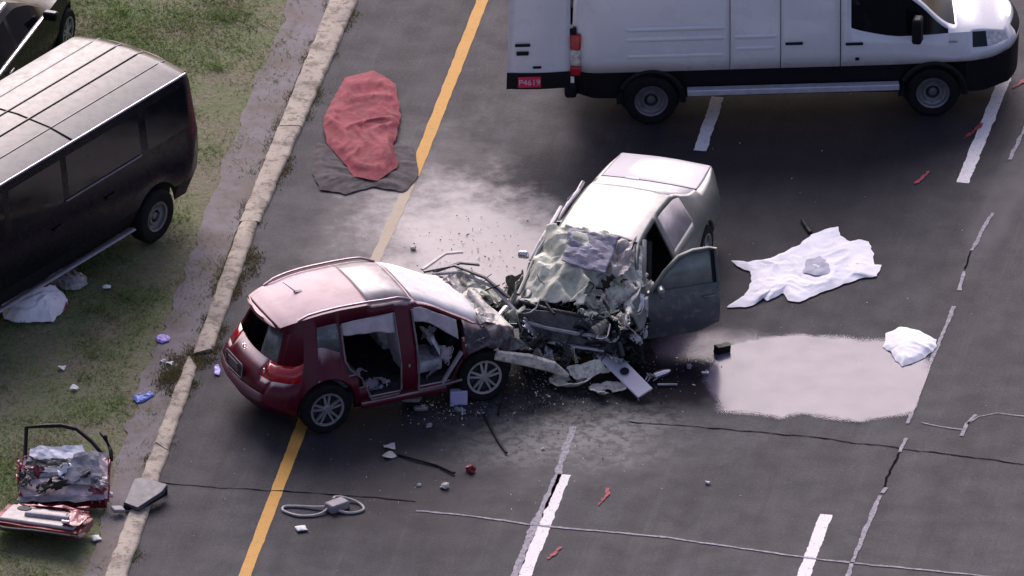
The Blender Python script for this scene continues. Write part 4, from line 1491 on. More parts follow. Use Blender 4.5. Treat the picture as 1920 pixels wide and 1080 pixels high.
def build_door(parent, outer, frame_m, glass=None, inner=None, L=.98, H=.66, mirror=True, tall=.42, handle=True):
    """A car door built standing: x from hinge to latch, z up, outer face towards -y."""
    b = MB()
    n = 12

    def skin(u, v, off):
        x = L * u
        z = H * v
        bow = -.055 * math.sin(math.pi * min(1, v * .9 + .1)) - 0.01
        crease = .012 * max(0, 1 - abs(v - .62) * 12)
        cut = 0.10 * max(0, (u - .72) / .28) * max(0, (.35 - v) / .35)
        return Vector((x, bow - crease + off, z + cut))
    ids = {}
    for side, off in ((0, 0), (1, .11)):
        for i in range(n + 1):
            for j in range(n + 1):
                p = skin(i / n, j / n, off if side == 0 else 0)
                if side:
                    p.y = .055 + .012 * nz(p, 5, 3)
                ids[side, i, j] = b.vert(p)
    for i in range(n):
        for j in range(n):
            b.f.append([ids[0, i, j], ids[0, i + 1, j], ids[0, i + 1, j + 1], ids[0, i, j + 1]])
            b.f.append([ids[1, i, j + 1], ids[1, i + 1, j + 1], ids[1, i + 1, j], ids[1, i, j]])
    for i in range(n):
        b.f.append([ids[0, i + 1, 0], ids[0, i, 0], ids[1, i, 0], ids[1, i + 1, 0]])
        b.f.append([ids[0, i, n], ids[0, i + 1, n], ids[1, i + 1, n], ids[1, i, n]])
        b.f.append([ids[0, 0, i], ids[0, 0, i + 1], ids[1, 0, i + 1], ids[1, 0, i]])
        b.f.append([ids[0, n, i + 1], ids[0, n, i], ids[1, n, i], ids[1, n, i + 1]])
    b.build('door_skin', outer, parent, angle=40)
    fr = [(0.05, .0, H), (.26, .05, H + tall * .55), (.46, .10, H + tall * .90), (.66, .125, H + tall), (.88, .125, H + tall), (L - .01, .12, H + tall * .97), (L - .005, .0, H)]
    b = MB()
    b.tube(fr, .028, 8)
    b.build('window_frame', frame_m, parent)
    if glass:
        b = MB()
        top = fr
        ids = []
        base = [(p[0], .012, H - .01) for p in top]
        a = [b.vert(p) for p in base]
        c = [b.vert((p[0], p[1] + .012, p[2])) for p in top]
        for i in range(len(a) - 1):
            b.f.append([a[i], a[i + 1], c[i + 1], c[i]])
        b.build('window', glass, parent, solid=0.005)
    if glass:
        b = MB()
        b.tube([(L - .045, .02, H), (L - .05, .118, H + tall * .95)], [(.02, .035), (.02, .03)], 6)
        b.build('rear_frame', M_BLACKPL, parent)
    if inner:
        b = MB()
        b.box((L * .5, .075, H * .52), (L * .86, .05, H * .78))
        b.build('door_trim', inner, parent, bevel=0.03)
        b = MB()
        b.box((L * .56, .12, H * .60), (L * .5, .07, .09), (0, R(4), 0))
        b.build('armrest', M_GREYTRIM, parent, bevel=0.025)
        b = MB()
        b.lathe([(.0, .115), (.085, .11), (.10, .095)], 18, c=(L * .24, 0, H * .30))
        b.build('speaker', M_BLACKPL, parent)
        b = MB()
        b.box((L * .80, .12, H * .72), (.11, .03, .04))
        b.build('inner_handle', M_CHROME, parent, bevel=0.01)
    if handle:
        b = MB()
        b.box((L * .85, -.085, H * .78), (.17, .035, .032))
        b.build('handle', outer, parent, bevel=0.01)
    if mirror:
        b = MB()
        b.box((.15, -.13, H + .05), (.10, .20, .13), (0, 0, R(-12)), 0.85)
        b.build('mirror', outer, parent, bevel=0.035)


SEDAN, SEDAN_LOFT, SRZ = build_sedan()


def place_local(parent, name, loc, rz, ry=0.0):
    """Door hinge node: the parts hang under one part mesh, so a door's skin carries the rest."""
    o = bpy.data.objects.new(name, None)
    COL.objects.link(o)
    o.parent = parent
    o.location = loc
    o.rotation_euler = (0, ry, rz)
    return o


# driver door: swung forward and out, hinge at the crushed post; stands on its hinges beside the car
def world_to_local(v, rz, org):
    d = Vector(v) - Vector(org)
    c, s = math.cos(-rz), math.sin(-rz)
    return Vector((d.x * c - d.y * s, d.x * s + d.y * c, d.z))


def attach_door(pa, pb, z0, *args, name='door', tip=0.0, **kw):
    """Open door whose foot runs from pa to pb on the ground plan (world)."""
    lo = world_to_local((pa.x, pa.y, z0), SRZ, SEDAN.location)
    ang = math.atan2(pb.y - pa.y, pb.x - pa.x) - SRZ
    h = place_local(SEDAN, name, lo, ang)
    h.rotation_euler = (tip, 0, ang)
    build_door(h, *args, **kw)
    return h


attach_door(W(1213, 634, .24), W(1353, 612, .24), .24, M_DOORSIL, M_SILVER, M_DOORGLASS, M_INTERIOR, L=.97, H=.66, tall=.44)


def side_door(s0, s1, ang, mirror):
    h = place_local(SEDAN, 'door', (s1, -.90, .24), math.pi + ang)
    build_door(h, M_SILVER, M_DUSTGLASS, M_DARKGLASS, None, L=s1 - s0, H=.62, tall=.24 if mirror else .14, mirror=False, handle=False)
    # outer face must look to -y of the car: flip
    h.scale = (1, -1, 1)
    if mirror:
        b = MB()
        b.box((.15, -.12, .64), (.08, .16, .10), None, 0.85)
        b.build('mirror', M_CHROME, h, bevel=0.03)


side_door(.95, 2.10, R(3), True)
side_door(.30, .92, R(4), False)


# ------------------------------------------------------------------ white cargo van
def build_white_van():
    rz = R(3.6)
    hub = W(1220, 183, .35)
    c, s = math.cos(rz), math.sin(rz)
    org = Vector((hub.x - s * .88, hub.y + c * .88, 0))
    t = thing('cargo_van', 'white cargo van standing across the lanes with its rear door open', 'van', org, rz)
    lines = [
        ([(-1.03, .80, .42), (-.7, .92, .38), (3.0, .92, .36), (4.3, .86, .30), (4.72, .60, .30)], 0.03, 0),
        ([(-1.03, .90, .79), (-.7, .99, .79), (3.0, .99, .79), (4.1, .97, .80), (4.45, .88, .80), (4.72, .66, .82)], 0, .02),
        ([(-1.03, .92, .98), (-.7, 1.01, .98), (3.0, 1.01, .98), (4.1, .98, .88), (4.45, .90, .90), (4.72, .68, .90)], 0, .02),
        ([(-1.03, .92, 1.15), (-.7, 1.01, 1.15), (3.0, 1.0, 1.10), (4.1, .96, 1.0), (4.45, .88, .97), (4.72, .66, .96)], 0, 0),
        ([(-1.03, .91, 1.42), (-.7, .99, 1.42), (2.4, .99, 1.42), (2.75, .985, 1.30), (3.3, .98, 1.20), (3.9, .93, 1.20), (4.35, .82, 1.16), (4.72, .62, 1.04)], 0, -.06),
        ([(-1.03, .87, 1.96), (-.7, .95, 1.96), (2.7, .93, 1.95), (3.12, .90, 1.90), (3.5, .89, 1.62), (3.93, .88, 1.23), (4.35, .77, 1.18), (4.72, .58, 1.06)], 0.02, -.08),
        ([(-1.03, .78, 2.32), (-.7, .86, 2.34), (2.5, .86, 2.32), (2.95, .84, 2.13), (3.5, .82, 1.68), (3.97, .80, 1.26), (4.35, .68, 1.20), (4.72, .52, 1.08)], 0.06, -.09),
        ([(-1.03, .45, 2.44), (-.7, .5, 2.48), (2.4, .5, 2.46), (2.95, .5, 2.18), (3.52, .5, 1.72), (4.02, .48, 1.30), (4.35, .42, 1.24), (4.72, .32, 1.10)], 0.08, -.10),
        ([(-1.03, 0, 2.46), (-.7, 0, 2.51), (2.4, 0, 2.49), (2.95, 0, 2.20), (3.52, 0, 1.74), (4.04, 0, 1.32), (4.35, 0, 1.26), (4.72, 0, 1.12)], 0.08, -.10)]
    S = frange(-1.03, 4.72, 0.09) + [1.025, 1.035, 1.69, 1.70, 2.475, 2.487, 3.42, 3.43, 2.62, 3.9, 4.22, 4.42]
    L_ = Loft(S, lines, [(0, .36, .435), (3.70, .36, .435)], jarch=3, fall=.4, flare=.008)

    def region(s_, j, sd):
        if j in (6, 7) and 2.62 < s_ < 4.0:
            return 'windscreen'
        if j == 4 and 2.62 < s_ < 3.9:
            return 'window_r' if sd < 0 else 'window_l'
        if j == 0:
            return 'cladding'
        if j in (3,) and s_ > 4.22:
            return ('lamp_r' if sd < 0 else 'lamp_l') if s_ > 4.42 else ('dark_r' if sd < 0 else 'dark_l')
        for q in (1.03, 1.695, 2.481):
            if abs(s_ - q) < .0065 and j <= 4 and sd < 0:
                return 'seam%d' % int(q * 10)
        return 'body'

    def rear(k, j):
        if j == 0:
            return 'rear_step'
        return None if k < 0 else 'rear_door'

    def front(k, j):
        if j <= 0:
            return 'cladding'
        if j in (2, 3) and abs(k) < .7:
            return 'grille'
        return 'body'
    bags = L_.collect(region, rear=rear, front=front, bulge=.05, fbulge=.17, kc=12)
    names = dict(body=('body', M_VANWHITE), windscreen=('windscreen', M_DARKGLASS), window_r=('window', M_DARKGLASS), window_l=('window', M_DARKGLASS), cladding=('cladding', M_BLACKPL),
                 seam10=('panel_seam', M_BLACKPL), seam16=('panel_seam', M_BLACKPL), seam24=('panel_seam', M_BLACKPL), rear_step=('rear_step', M_BLACKPL), rear_door=('rear_door', M_VANWHITE), grille=('grille', M_BLACKPL),
                 lamp_r=('headlight', M_CLEARLAMP), lamp_l=('headlight', M_CLEARLAMP), dark_r=('lamp_housing', M_DARKGLASS), dark_l=('lamp_housing', M_DARKGLASS))
    for k, b in bags.items():
        n_, m_ = names[k]
        b.build(n_, m_, t, angle=30, solid=.02 if k == 'body' else 0)
    # pressed ribs on the load side
    for (x0, x1, z, d) in ((-.35, .98, 1.42, .018), (-.35, .98, 1.27, .016), (1.08, 1.64, 1.10, .012), (-.35, .98, 1.02, .012), (1.08, 1.64, 1.27, .012)):
        b = MB()
        b.tube([(x0, -1.0, z), (x0 + .06, -1.004, z), (x1 - .06, -1.004, z), (x1, -1.0, z)], [(.004, .01), (d, .035), (d, .035), (.004, .01)], 8)
        b.build('pressed_rib', M_VANWHITE, t, angle=70)
    # open rear door, swung square to the side
    dr = MB()

    def dskin(u, v):
        z = .59 + 1.72 * v
        x = -1.06 - .84 * u + .05 * (v) * u
        y = -.97 + .035 * v * v + .03 * math.sin(u * math.pi) * -1
        return (x, y, z)
    dr.grid(lambda u, v: dskin(1 - u, v), 8, 16)
    d = dr.build('rear_door', M_VANWHITE, t, solid=.05)
    b = MB()
    b.grid(lambda u, v: Vector(dskin(1 - u, v * .14)) + Vector((0, -.012, 0)), 8, 3)
    b.build('door_sill', M_BLACKPL, d)
    for (x, z, w, h) in ((-1.69, 1.24, .20, .035), (-1.69, 1.12, .16, .05), (-1.50, .91, .11, .03)):
        b = MB()
        b.box((x, -1.008, z), (w, .03, h))
        b.build('door_handle', M_BLACKPL, d, bevel=.006)
    b = MB()
    b.box((-1.60, -1.018, .70), (.30, .012, .155))
    b.build('licence_plate', M_PLATERED, d, bevel=.004)
    text_mesh('P4619', .115, mat('pale plate print', (0.62, 0.55, 0.66), 0.6), d, 'plate_text',
              Matrix.Translation((-1.60, -1.027, .697)) @ Matrix.Rotation(R(90), 4, 'X'))
    # tail lamp with three lenses
    for (z0, z1, m_) in ((1.14, 1.36, M_REDLAMP), (.90, 1.14, M_CLEARLAMP), (.76, .90, M_REDLAMP)):
        b = MB()
        b.box((-.985, -.94, (z0 + z1) / 2), (.14, .13, z1 - z0 - .006), (0, 0, R(-14)))
        b.build('tail_lamp', m_, t, bevel=.02)
    part_box(t, 'lamp_surround', M_BLACKPL, (-1.03, -.905, 1.08), (.10, .12, .74), None, .015)
    part_box(t, 'sticker', M_WHITEP, (-1.045, -.975, .70), (.07, .01, .09), (0, 0, R(-20)), .002)
    part_box(t, 'rear_bumper', M_BLACKPL, (-1.05, 0, .50), (.16, 1.86, .22), None, .04)
    # running board, handles, mirrors, arches, badge
    part_box(t, 'running_board', mat('aluminium running board', (0.55, 0.53, 0.60), 0.45, 0.3, 0.1, 8), (1.86, -1.03, .50), (2.78, .12, .085), None, .012)
    for (x, z) in ((1.87, 1.16), (2.66, 1.13)):
        part_box(t, 'door_handle', M_BLACKPL, (x, -1.025, z), (.23, .03, .035), None, .01)
    part_box(t, 'fuel_flap', M_BLACKPL, (2.70, -1.012, .90), (.05, .02, .045), None, .008)
    part_box(t, 'badge', M_METAL, (3.96, -.985, 1.10), (.11, .012, .025), None, .003)
    for sd in (-1, 1):
        b = MB()
        b.box((3.48, sd * 1.12, 1.36), (.13, .20, .36), (0, 0, R(14) * sd))
        b.box((3.52, sd * 1.0, 1.19), (.09, .16, .07))
        b.build('mirror', M_BLACKPL, t, bevel=.035)
    for x in (0, 3.70):
        for sd in (-1, 1):
            ar = MB()
            pts = [(x + .42 * math.cos(R(a)), sd * .972, .36 + .42 * math.sin(R(a))) for a in range(-5, 186, 10)]
            ar.tube(pts, [(.03, .045)] * len(pts), 6)
            ar.build('wheel_arch', M_BLACKPL, t)
            wh = MB()
            wh.tube([(x, sd * .55, .42), (x, sd * .80, .42)], .43, 24)
            wh.build('wheel_housing', M_INTERIOR, t)
            make_wheel(t, (x, sd * .88, .35), sd, r=.35, w=.22, rim=.225, style='steel')
    un = MB()
    un.box((1.85, 0, .45), (5.2, 1.5, .2))
    un.build('underbody', M_INTERIOR, t)
    b = MB()
    b.box((4.66, -.42, 1.0), (.10, .02, .03))
    b.build('bumper_clip', M_WHITEP, t)
    st = MB()
    st.box((4.25, .1, 1.275), (.12, .05, .006))
    st.build('bonnet_sticker', M_LINER, t)
    return t


build_white_van()


# ------------------------------------------------------------------ black passenger van on the verge
def build_black_van():
    rz = R(53 + 180)
    hub = W(283, 402, .37)
    c, s = math.cos(rz), math.sin(rz)
    yl = .90
    org = Vector((hub.x + s * yl, hub.y - c * yl, 0))       # near wheel at local (0, +yl)
    t = thing('passenger_van', 'long black passenger van parked on the grass verge', 'van', org, rz)
    lines = [
        ([(-.95, .80, .46), (-.7, .93, .40), (4.4, .93, .40), (5.4, .7, .40)], .03, 0),
        ([(-.95, .90, .66), (-.7, 1.0, .64), (4.4, 1.0, .64), (5.4, .78, .64)], -.03, 0),
        ([(-.95, .92, .96), (-.7, 1.02, .96), (4.4, 1.02, .96), (5.4, .8, .9)], -.03, 0),
        ([(-.95, .92, 1.22), (-.7, 1.01, 1.22), (4.4, 1.0, 1.18), (5.4, .8, 1.05)], -.02, 0),
        ([(-.95, .90, 1.40), (-.7, .99, 1.40), (4.0, .98, 1.36), (4.6, .94, 1.22), (5.4, .74, 1.1)], 0, 0),
        ([(-.95, .84, 1.94), (-.7, .92, 1.98), (3.4, .92, 1.98), (3.9, .89, 1.8), (4.6, .86, 1.24), (5.4, .7, 1.12)], .05, 0),
        ([(-.95, .80, 2.08), (-.7, .88, 2.13), (3.2, .88, 2.13), (3.8, .84, 1.86), (4.65, .76, 1.26), (5.4, .62, 1.14)], .08, 0),
        ([(-.95, .48, 2.15), (-.7, .52, 2.20), (3.1, .52, 2.20), (3.8, .48, 1.9), (4.7, .46, 1.3), (5.4, .4, 1.16)], .10, 0),
        ([(-.95, 0, 2.17), (-.7, 0, 2.23), (3.1, 0, 2.23), (3.8, 0, 1.92), (4.7, 0, 1.32), (5.4, 0, 1.18)], .10, 0)]
    S = frange(-.95, 5.4, .12) + [.80, .81, 1.9, 1.91, .3]
    L_ = Loft(S, lines, [(0, .37, .45), (4.3, .37, .45)], jarch=3, fall=.4)

    def region(s_, j, sd):
        if j in (6, 7) and 3.3 < s_ < 4.66:
            return 'windscreen'
        if j == 4 and (-.7 < s_ < .18 or .30 < s_ < 1.80 or 1.98 < s_ < 3.0 or 3.1 < s_ < 4.4):
            q = 0 if s_ < .18 else (1 if s_ < 1.8 else (2 if s_ < 3.05 else 3))
            return 'window_%d_%d' % (q, sd)
        if j == 0:
            return 'sill'
        return 'body'
    bags = L_.collect(region, rear=lambda k, j: ('rear_window' if j == 4 and abs(k) < .85 else 'rear_door') if j > 0 else 'bumper', front=lambda k, j: 'grille' if j in (2, 3) else 'body', bulge=.06, kc=10)
    for k, b in bags.items():
        n_ = k.split('_')[0] if k.startswith('window') else k
        m_ = M_DARKGLASS if 'win' in k else (M_BLACKPL if k in ('sill', 'bumper', 'grille') else M_BLACKPAINT)
        b.build(n_, m_, t, angle=32)
    for y in (-.52, -.17, .18, .53):
        b = MB()
        z = 2.233 - .12 * y * y
        b.tube([(-.78, y, z - .02), (-.6, y, z), (3.0, y, z), (3.2, y, z - .03)], [(.014, .005)] * 4, 6)
        b.build('roof_rib', M_BLACKPAINT, t)
    b = MB()
    b.tube([(1.62, -.88, 2.14), (1.62, -.52, 2.204), (1.62, 0, 2.234), (1.62, .52, 2.204), (1.62, .88, 2.14)], .010, 5)
    b.build('roof_seam', M_BLACKPL, t)
    b = MB()
    b.tube([L_.pt(6, s_, 1) + Vector((0, .035, .0)) for s_ in frange(-.8, 3.2, .25)], [(.02, .016)] * 17, 6)
    b.build('drip_rail', mat('greyish lilac drip rail', (0.28, 0.25, 0.30), 0.35, 0.4, 0.1, 6), t)
    b = MB()
    b.tube([L_.pt(4, s_, 1) + Vector((0, .012, .0)) for s_ in frange(.32, 1.9, .2)], [(.012, .014)] * 9, 6)
    b.build('window_trim', mat('grey window trim', (0.22, 0.21, 0.25), 0.4, 0.5, 0.1, 6), t)
    b = MB()
    b.tube([(s_, 1.0, .40) for s_ in frange(.5, 3.7, .4)], [(.05, .022)] * 9, 6)
    b.build('running_board', mat('grey metal step', (0.20, 0.20, 0.24), 0.4, 0.5, 0.1, 6), t)
    for x in (0, 4.3):
        for sd in (-1, 1):
            make_wheel(t, (x, sd * .90, .37), sd, r=.37, w=.23, rim=.21, style='steel')
    un = MB()
    un.box((2.1, 0, .5), (5.4, 1.5, .2))
    un.build('underbody', M_INTERIOR, t)
    part_box(t, 'door_handle', M_BLACKPL, (1.0, 1.03, 1.10), (.2, .03, .035), None, .01)
    part_box(t, 'door_handle', M_BLACKPL, (2.1, 1.03, 1.10), (.2, .03, .035), None, .01)
    part_box(t, 'mirror', M_BLACKPL, (4.2, 1.14, 1.42), (.14, .2, .28), None, .04)
    return t


build_black_van()


# ------------------------------------------------------------------ dark car at the corner beyond the black van
def build_dark_car():
    rz = R(72)
    p = W(50, 70, 1.0)
    c, s = math.cos(rz), math.sin(rz)
    yl = -.84
    org = Vector((p.x + s * yl, p.y - c * yl, 0)) - Vector((c, s, 0)) * 1.1
    t = thing('dark_car', 'dark green car with bright window trim beyond the black van', 'car', org, rz)
    lines = [
        ([(-.9, .62, .36), (-.6, .80, .28), (2.6, .80, .26), (3.5, .56, .30)], .05, 0),
        ([(-.9, .70, .55), (-.6, .87, .50), (2.6, .87, .48), (3.5, .62, .48)], -.03, 0),
        ([(-.9, .70, .80), (-.6, .88, .78), (2.6, .87, .74), (3.5, .62, .70)], -.02, 0),
        ([(-.9, .68, 1.0), (-.6, .84, 1.0), (1.8, .84, .96), (2.6, .80, .90), (3.5, .58, .80)], 0, 0),
        ([(-.9, .60, 1.12), (-.4, .66, 1.36), (.3, .66, 1.42), (1.0, .65, 1.40), (1.5, .68, 1.25), (2.1, .76, .96), (3.5, .54, .82)], .05, 0),
        ([(-.9, .56, 1.16), (-.4, .58, 1.44), (.3, .58, 1.50), (1.0, .57, 1.48), (1.45, .6, 1.30), (2.15, .66, .98), (3.5, .46, .84)], .08, 0),
        ([(-.9, 0, 1.2), (-.4, 0, 1.5), (.3, 0, 1.56), (1.0, 0, 1.54), (1.45, 0, 1.36), (2.2, 0, 1.03), (3.5, 0, .88)], .08, 0)]
    L_ = Loft(frange(-.9, 3.5, .1), lines, [(0, .33, .38), (2.65, .33, .38)], jarch=2)

    def region(s_, j, sd):
        if j == 3 and -.55 < s_ < 2.0 and not .72 < s_ < .82:
            return 'window_%d_%d' % (s_ > .77, sd)
        if j == 5 and 1.1 < s_ < 2.15:
            return 'windscreen'
        return 'body'
    bags = L_.collect(region, rear=lambda k, j: 'tail_lamp' if j == 2 and abs(k) > .7 else 'body', front=lambda k, j: 'headlight' if j == 2 and abs(k) > .6 else 'body', bulge=.08, kc=10)
    for k, b in bags.items():
        m_ = M_DARKGLASS if 'wind' in k else {'tail_lamp': M_REDLAMP, 'headlight': M_CLEARLAMP}.get(k, M_DARKGREEN)
        b.build('window' if k.startswith('window') else k, m_, t)
    for sd in (-1, 1):
        for j, r_, off in ((3, .020, .014), (5, .035, .0), (1, .012, .015)):
            b = MB()
            b.tube([L_.pt(j, s_, sd) + Vector((0, off * sd, .012)) for s_ in frange(-.6, 1.9 if j == 3 else 1.0, .15)], r_, 6)
            b.build('roof_rail' if j == 5 else 'side_trim', M_CHROME, t)
        b = MB()
        b.box((1.75, sd * .95, 1.02), (.12, .2, .12))
        b.build('mirror', M_DARKGREEN, t, bevel=.03)
        b = MB()
        b.box((.35, sd * .89, .88), (.18, .03, .03))
        b.build('door_handle', M_CHROME, t, bevel=.008)
        for x in (0, 2.65):
            make_wheel(t, (x, sd * .78, .32), sd, r=.32, w=.2, rim=.21)
    return t


build_dark_car()


# ------------------------------------------------------------------ sheets, bags and cloths
def world_cloth(name, px, amp, seed, label, cat, m, zb=0.014, **kw):
    o = cloth([W(*p) for p in px], amp, zb, seed, **kw).build(name, m, None, angle=180)
    return tag(o, label, cat)


world_cloth('white_sheet', [(1370, 492), (1385, 497), (1410, 492), (1440, 487), (1470, 475), (1500, 460), (1522, 442), (1548, 432), (1572, 427), (1574, 444), (1592, 455), (1612, 452), (1630, 456), (1638, 480),
                            (1640, 500), (1654, 498), (1644, 520), (1612, 524), (1575, 538), (1530, 555), (1500, 568), (1478, 566), (1470, 552), (1452, 560), (1440, 566), (1432, 560), (1418, 572), (1400, 578), (1362, 578), (1388, 568),
                            (1400, 548), (1408, 530), (1408, 512), (1390, 505)], 0.045, 3, 'large crumpled white sheet lying beside the open driver door', 'sheet', M_CLOTH, nres=220, rings=34, ridge=1.7)
s2 = cloth([W(*p) for p in ((1540, 488), (1556, 500), (1556, 522), (1530, 524), (1505, 520), (1512, 494))], .02, .06, 6, 8, 40, 5).build('sheet_liner', mat('grey backing cloth', (0.42, 0.42, 0.50), 0.8), None)
s2.parent = bpy.data.objects['white_sheet']
world_cloth('folded_white_cloth', [(1662, 626), (1690, 615), (1725, 622), (1757, 640), (1755, 655), (1735, 672), (1712, 684), (1692, 690), (1680, 680), (1670, 662), (1655, 652)], 0.03, 12,
            'small bright white cloth dropped at the far end of the puddle', 'cloth', M_CLOTH, dome=0.05, ridge=1.6)
world_cloth('white_bag', [(8, 600), (2, 570), (30, 560), (60, 552), (92, 560), (118, 553), (128, 565), (122, 585), (108, 596), (98, 606), (60, 606), (36, 608)], 0.10, 22,
            'bulging white bag on the grass below the black van', 'bag', M_CLOTH, dome=0.15, ridge=3.2)
rb = MB()
sheet(rb, W(95, 566, .05), W(122, 556, .05), W(128, 580, .02), W(104, 590, .02), 8, 8, .05, 9, 4)
o = rb.build('red_lining', M_REDCLOTH, None, smooth=False)
o.parent = bpy.data.objects['white_bag']
world_cloth('clear_bag', [(86, 516), (104, 511), (130, 516), (160, 520), (164, 534), (150, 545), (120, 546), (98, 534)], 0.05, 31, 'clear plastic bag under the edge of the black van', 'bag', M_CLEARBAG, dome=0.06, ridge=4)
world_cloth('red_blanket', [(622, 195), (648, 152), (700, 138), (742, 165), (752, 225), (738, 280), (746, 322), (705, 346), (664, 338), (640, 305), (612, 275), (606, 228)], 0.07, 41,
            'red blanket draped in a heap on the road behind the crashed cars', 'blanket', M_REDCLOTH, zb=0.05, dome=0.0, ridge=1.5)
world_cloth('dark_tarp', [(596, 270), (640, 290), (690, 300), (740, 270), (775, 275), (785, 330), (760, 362), (700, 352), (650, 366), (600, 358), (585, 320)], 0.03, 51,
            'dark grey tarp spread on the road under the red blanket', 'tarp', M_DARKCLOTH, ridge=2.5)
for i, (nm, px, m_, lab) in enumerate((
        ('purple_glove', [(292, 634), (300, 629), (318, 632), (317, 642), (304, 646), (293, 643)], M_PURPLE, 'purple rubber glove lying on the pavement strip left of the kerb'),
        ('purple_glove', [(402, 690), (410, 687), (415, 697), (411, 706), (403, 703)], M_PURPLE, 'purple rubber glove on the asphalt behind the red crossover bumper'),
        ('blue_glove', [(248, 748), (262, 740), (270, 744), (284, 736), (288, 743), (272, 754), (256, 758)], M_BLUE, 'crumpled blue rubber glove on the worn pavement strip'))):
    world_cloth(nm, px, .025, 60 + i, lab, 'glove', m_, nres=60, rings=10, ridge=12, dome=.004)


# ------------------------------------------------------------------ torn-off doors and panels
def lying_door(label, origin, rot, outer, frame_m, inner, glass, L, H, tall, mirror):
    t = thing('car_door', label, 'car door', origin)
    t.rotation_euler = rot
    build_door(t, outer, frame_m, glass, inner, L=L, H=H, tall=tall, mirror=mirror)
    t['group'] = 'torn off car doors on the verge'
    return t


d1 = lying_door('torn red car door with black window frame, leaning inner side up on the grass', W(200, 950, .05), (R(60), R(6), R(172)), M_REDSHARD, M_BLACKPL, mat('pale pinkish door shell', (0.46, 0.38, 0.41), 0.5, 0.1, 0.25, 6, grime=((0.12, 0.10, 0.11), 0.6)), None, 1.12, .70, .46, False)
for a_, b_, c_, d_, m_, sd in (((-.03, .125, .03), (1.13, .125, .05), (1.10, .125, .70), (.02, .125, .72), mat('pinkish pressed door shell', (0.50, 0.41, 0.44), 0.45, 0.15, 0.25, 6, grime=((0.10, 0.09, 0.10), 0.6)), 13), ((.30, .15, .40), (1.06, .15, .46), (1.02, .16, .80), (.34, .18, .82), M_CLOTH, 3), ((.04, .17, .20), (.56, .18, .24), (.44, .22, .66), (.12, .20, .70), M_GREYTRIM, 8), ((.50, .19, .48), (1.08, .18, .50), (1.06, .19, .62), (.48, .20, .60), M_DARKMETAL, 5), ((.0, .16, -.02), (1.1, .15, .0), (1.1, .17, .07), (.0, .18, .06), M_GREYTRIM, 25)):
    s_ = MB()
    sheet(s_, a_, b_, c_, d_, 12, 8, .03, 7, sd)
    s_.build('torn_trim', m_, d1, smooth=False, solid=.006)
b = MB()
b.tube([(-.02, .06, .66), (.0, .06, .80), (.08, .07, .98), (.16, .06, 1.08)], [(.05, .025), (.06, .03), (.05, .03), (.03, .02)], 6)
b.build('pillar_cap', M_BLACKPL, d1, bevel=.015)
d2 = lying_door('torn red car door with beige armrest trim, lying flat below the leaning door', W(16, 952, .12), (R(80), 0, R(-17)), M_REDSHARD, M_BLACKPL, M_BEIGETRIM, None, 1.16, .74, .34, False)
for k, (m_, c, a_, b_) in enumerate(((M_REDSHARD, (1.02, .12, .40), .30, .60), (M_REDSHARD, (.55, .09, .02), 1.0, .22))):
    torn(d2, m_, c, a_, b_, (R(90), .1 * k, .05), 700 + k, .05)

mb = MB()
top = [W(*p) for p in ((252, 897, .20), (268, 896, .24), (314, 908, .20), (304, 922, .17), (258, 952, .12), (232, 942, .12))]
low = [p + Vector((.01, .02, -.06)) for p in top]
ia, ib = [mb.vert(p) for p in top], [mb.vert(p) for p in low]
mb.f += [ia[::-1], ib]
for k in range(6):
    mb.f.append([ia[k], ia[(k + 1) % 6], ib[(k + 1) % 6], ib[k]])
o = mb.build('trim_panel', mat('grey moulded panel', (0.105, 0.098, 0.112), 0.5, 0, 0.15, 5, grime=((0.08, 0.075, 0.08), 0.5)), None, bevel=.01)
tag(o, 'grey plastic trim panel tipped across the kerb', 'car panel')
mb = MB()
mb.tube([W(232, 950, .06), W(262, 948, .08), W(292, 932, .10), W(312, 922, .10)], [(.05, .05), (.05, .06), (.05, .06), (.03, .05)], 6)
mb.box(W(308, 915, .06), (.06, .10, .10), (0, 0, .4))
mb.build('panel_edge', M_BLACKPL, o, bevel=.01)
mb = MB()
mb.box(W(221, 955, .08), (.16, .14, .05), (0, .2, .4))
mb.build('panel_tab', M_GREYTRIM, o, bevel=.015)

for k, (m_, c, a_, b_) in enumerate(((M_REDSHARD, (.1, .12, .3), .3, .7), (M_REDSHARD, (1.06, .10, .35), .22, .7), (M_DARKMETAL, (.5, .2, .32), .6, .2), (M_REDSHARD, (.6, .05, -.02), 1.1, .2))):
    torn(d1, m_, c, a_, b_, (R(90), .2 * k, .1), 720 + k, .06)
for k in range(5):
    q = random.Random(900 + k)
    torn(d1, (M_REDSHARD, M_CLOTH, M_DARKMETAL, M_GREYTRIM, M_BLACKPL, M_REDSHARD, M_METAL)[k % 7], (q.uniform(.05, 1.05), q.uniform(.14, .26), q.uniform(.0, .72)), q.uniform(.2, .45), q.uniform(.1, .26), (R(90) + q.uniform(-.5, .5), q.uniform(-.6, .6), q.uniform(-.4, .4)), 930 + k, .06)
# bumper plate and ivory bumper shells in front of the saloon
mb = MB()
mb.prism([(0, 0), (.90, 0), (.90, .24), (.06, .24), (0, .18)], .03)
mb.box((.46, .12, .035), (.10, .06, .02))
pa, pb = W(1117, 668, .32), W(1198, 750, .05)
o = mb.build('bumper_panel', M_LAVPLATE, None, bevel=.012)
ax = (pb - pa).normalized()
ay = Vector((.75, .55, .30))
ay = (ay - ax * ay.dot(ax)).normalized()
az = ax.cross(ay)
o.matrix_world = Matrix(((ax.x, ay.x, az.x, pa.x), (ax.y, ay.y, az.y, pa.y), (ax.z, ay.z, az.z, pa.z), (0, 0, 0, 1)))
tag(o, 'flat lavender grey bumper panel leaning off the crushed saloon nose', 'car panel')
mb = MB()
mb.lathe([(.0, .0), (.05, .002), (.062, .012), (.045, .02), (.03, .012), (0, .014)], 14, axis='z', c=(.46, .12, .036))
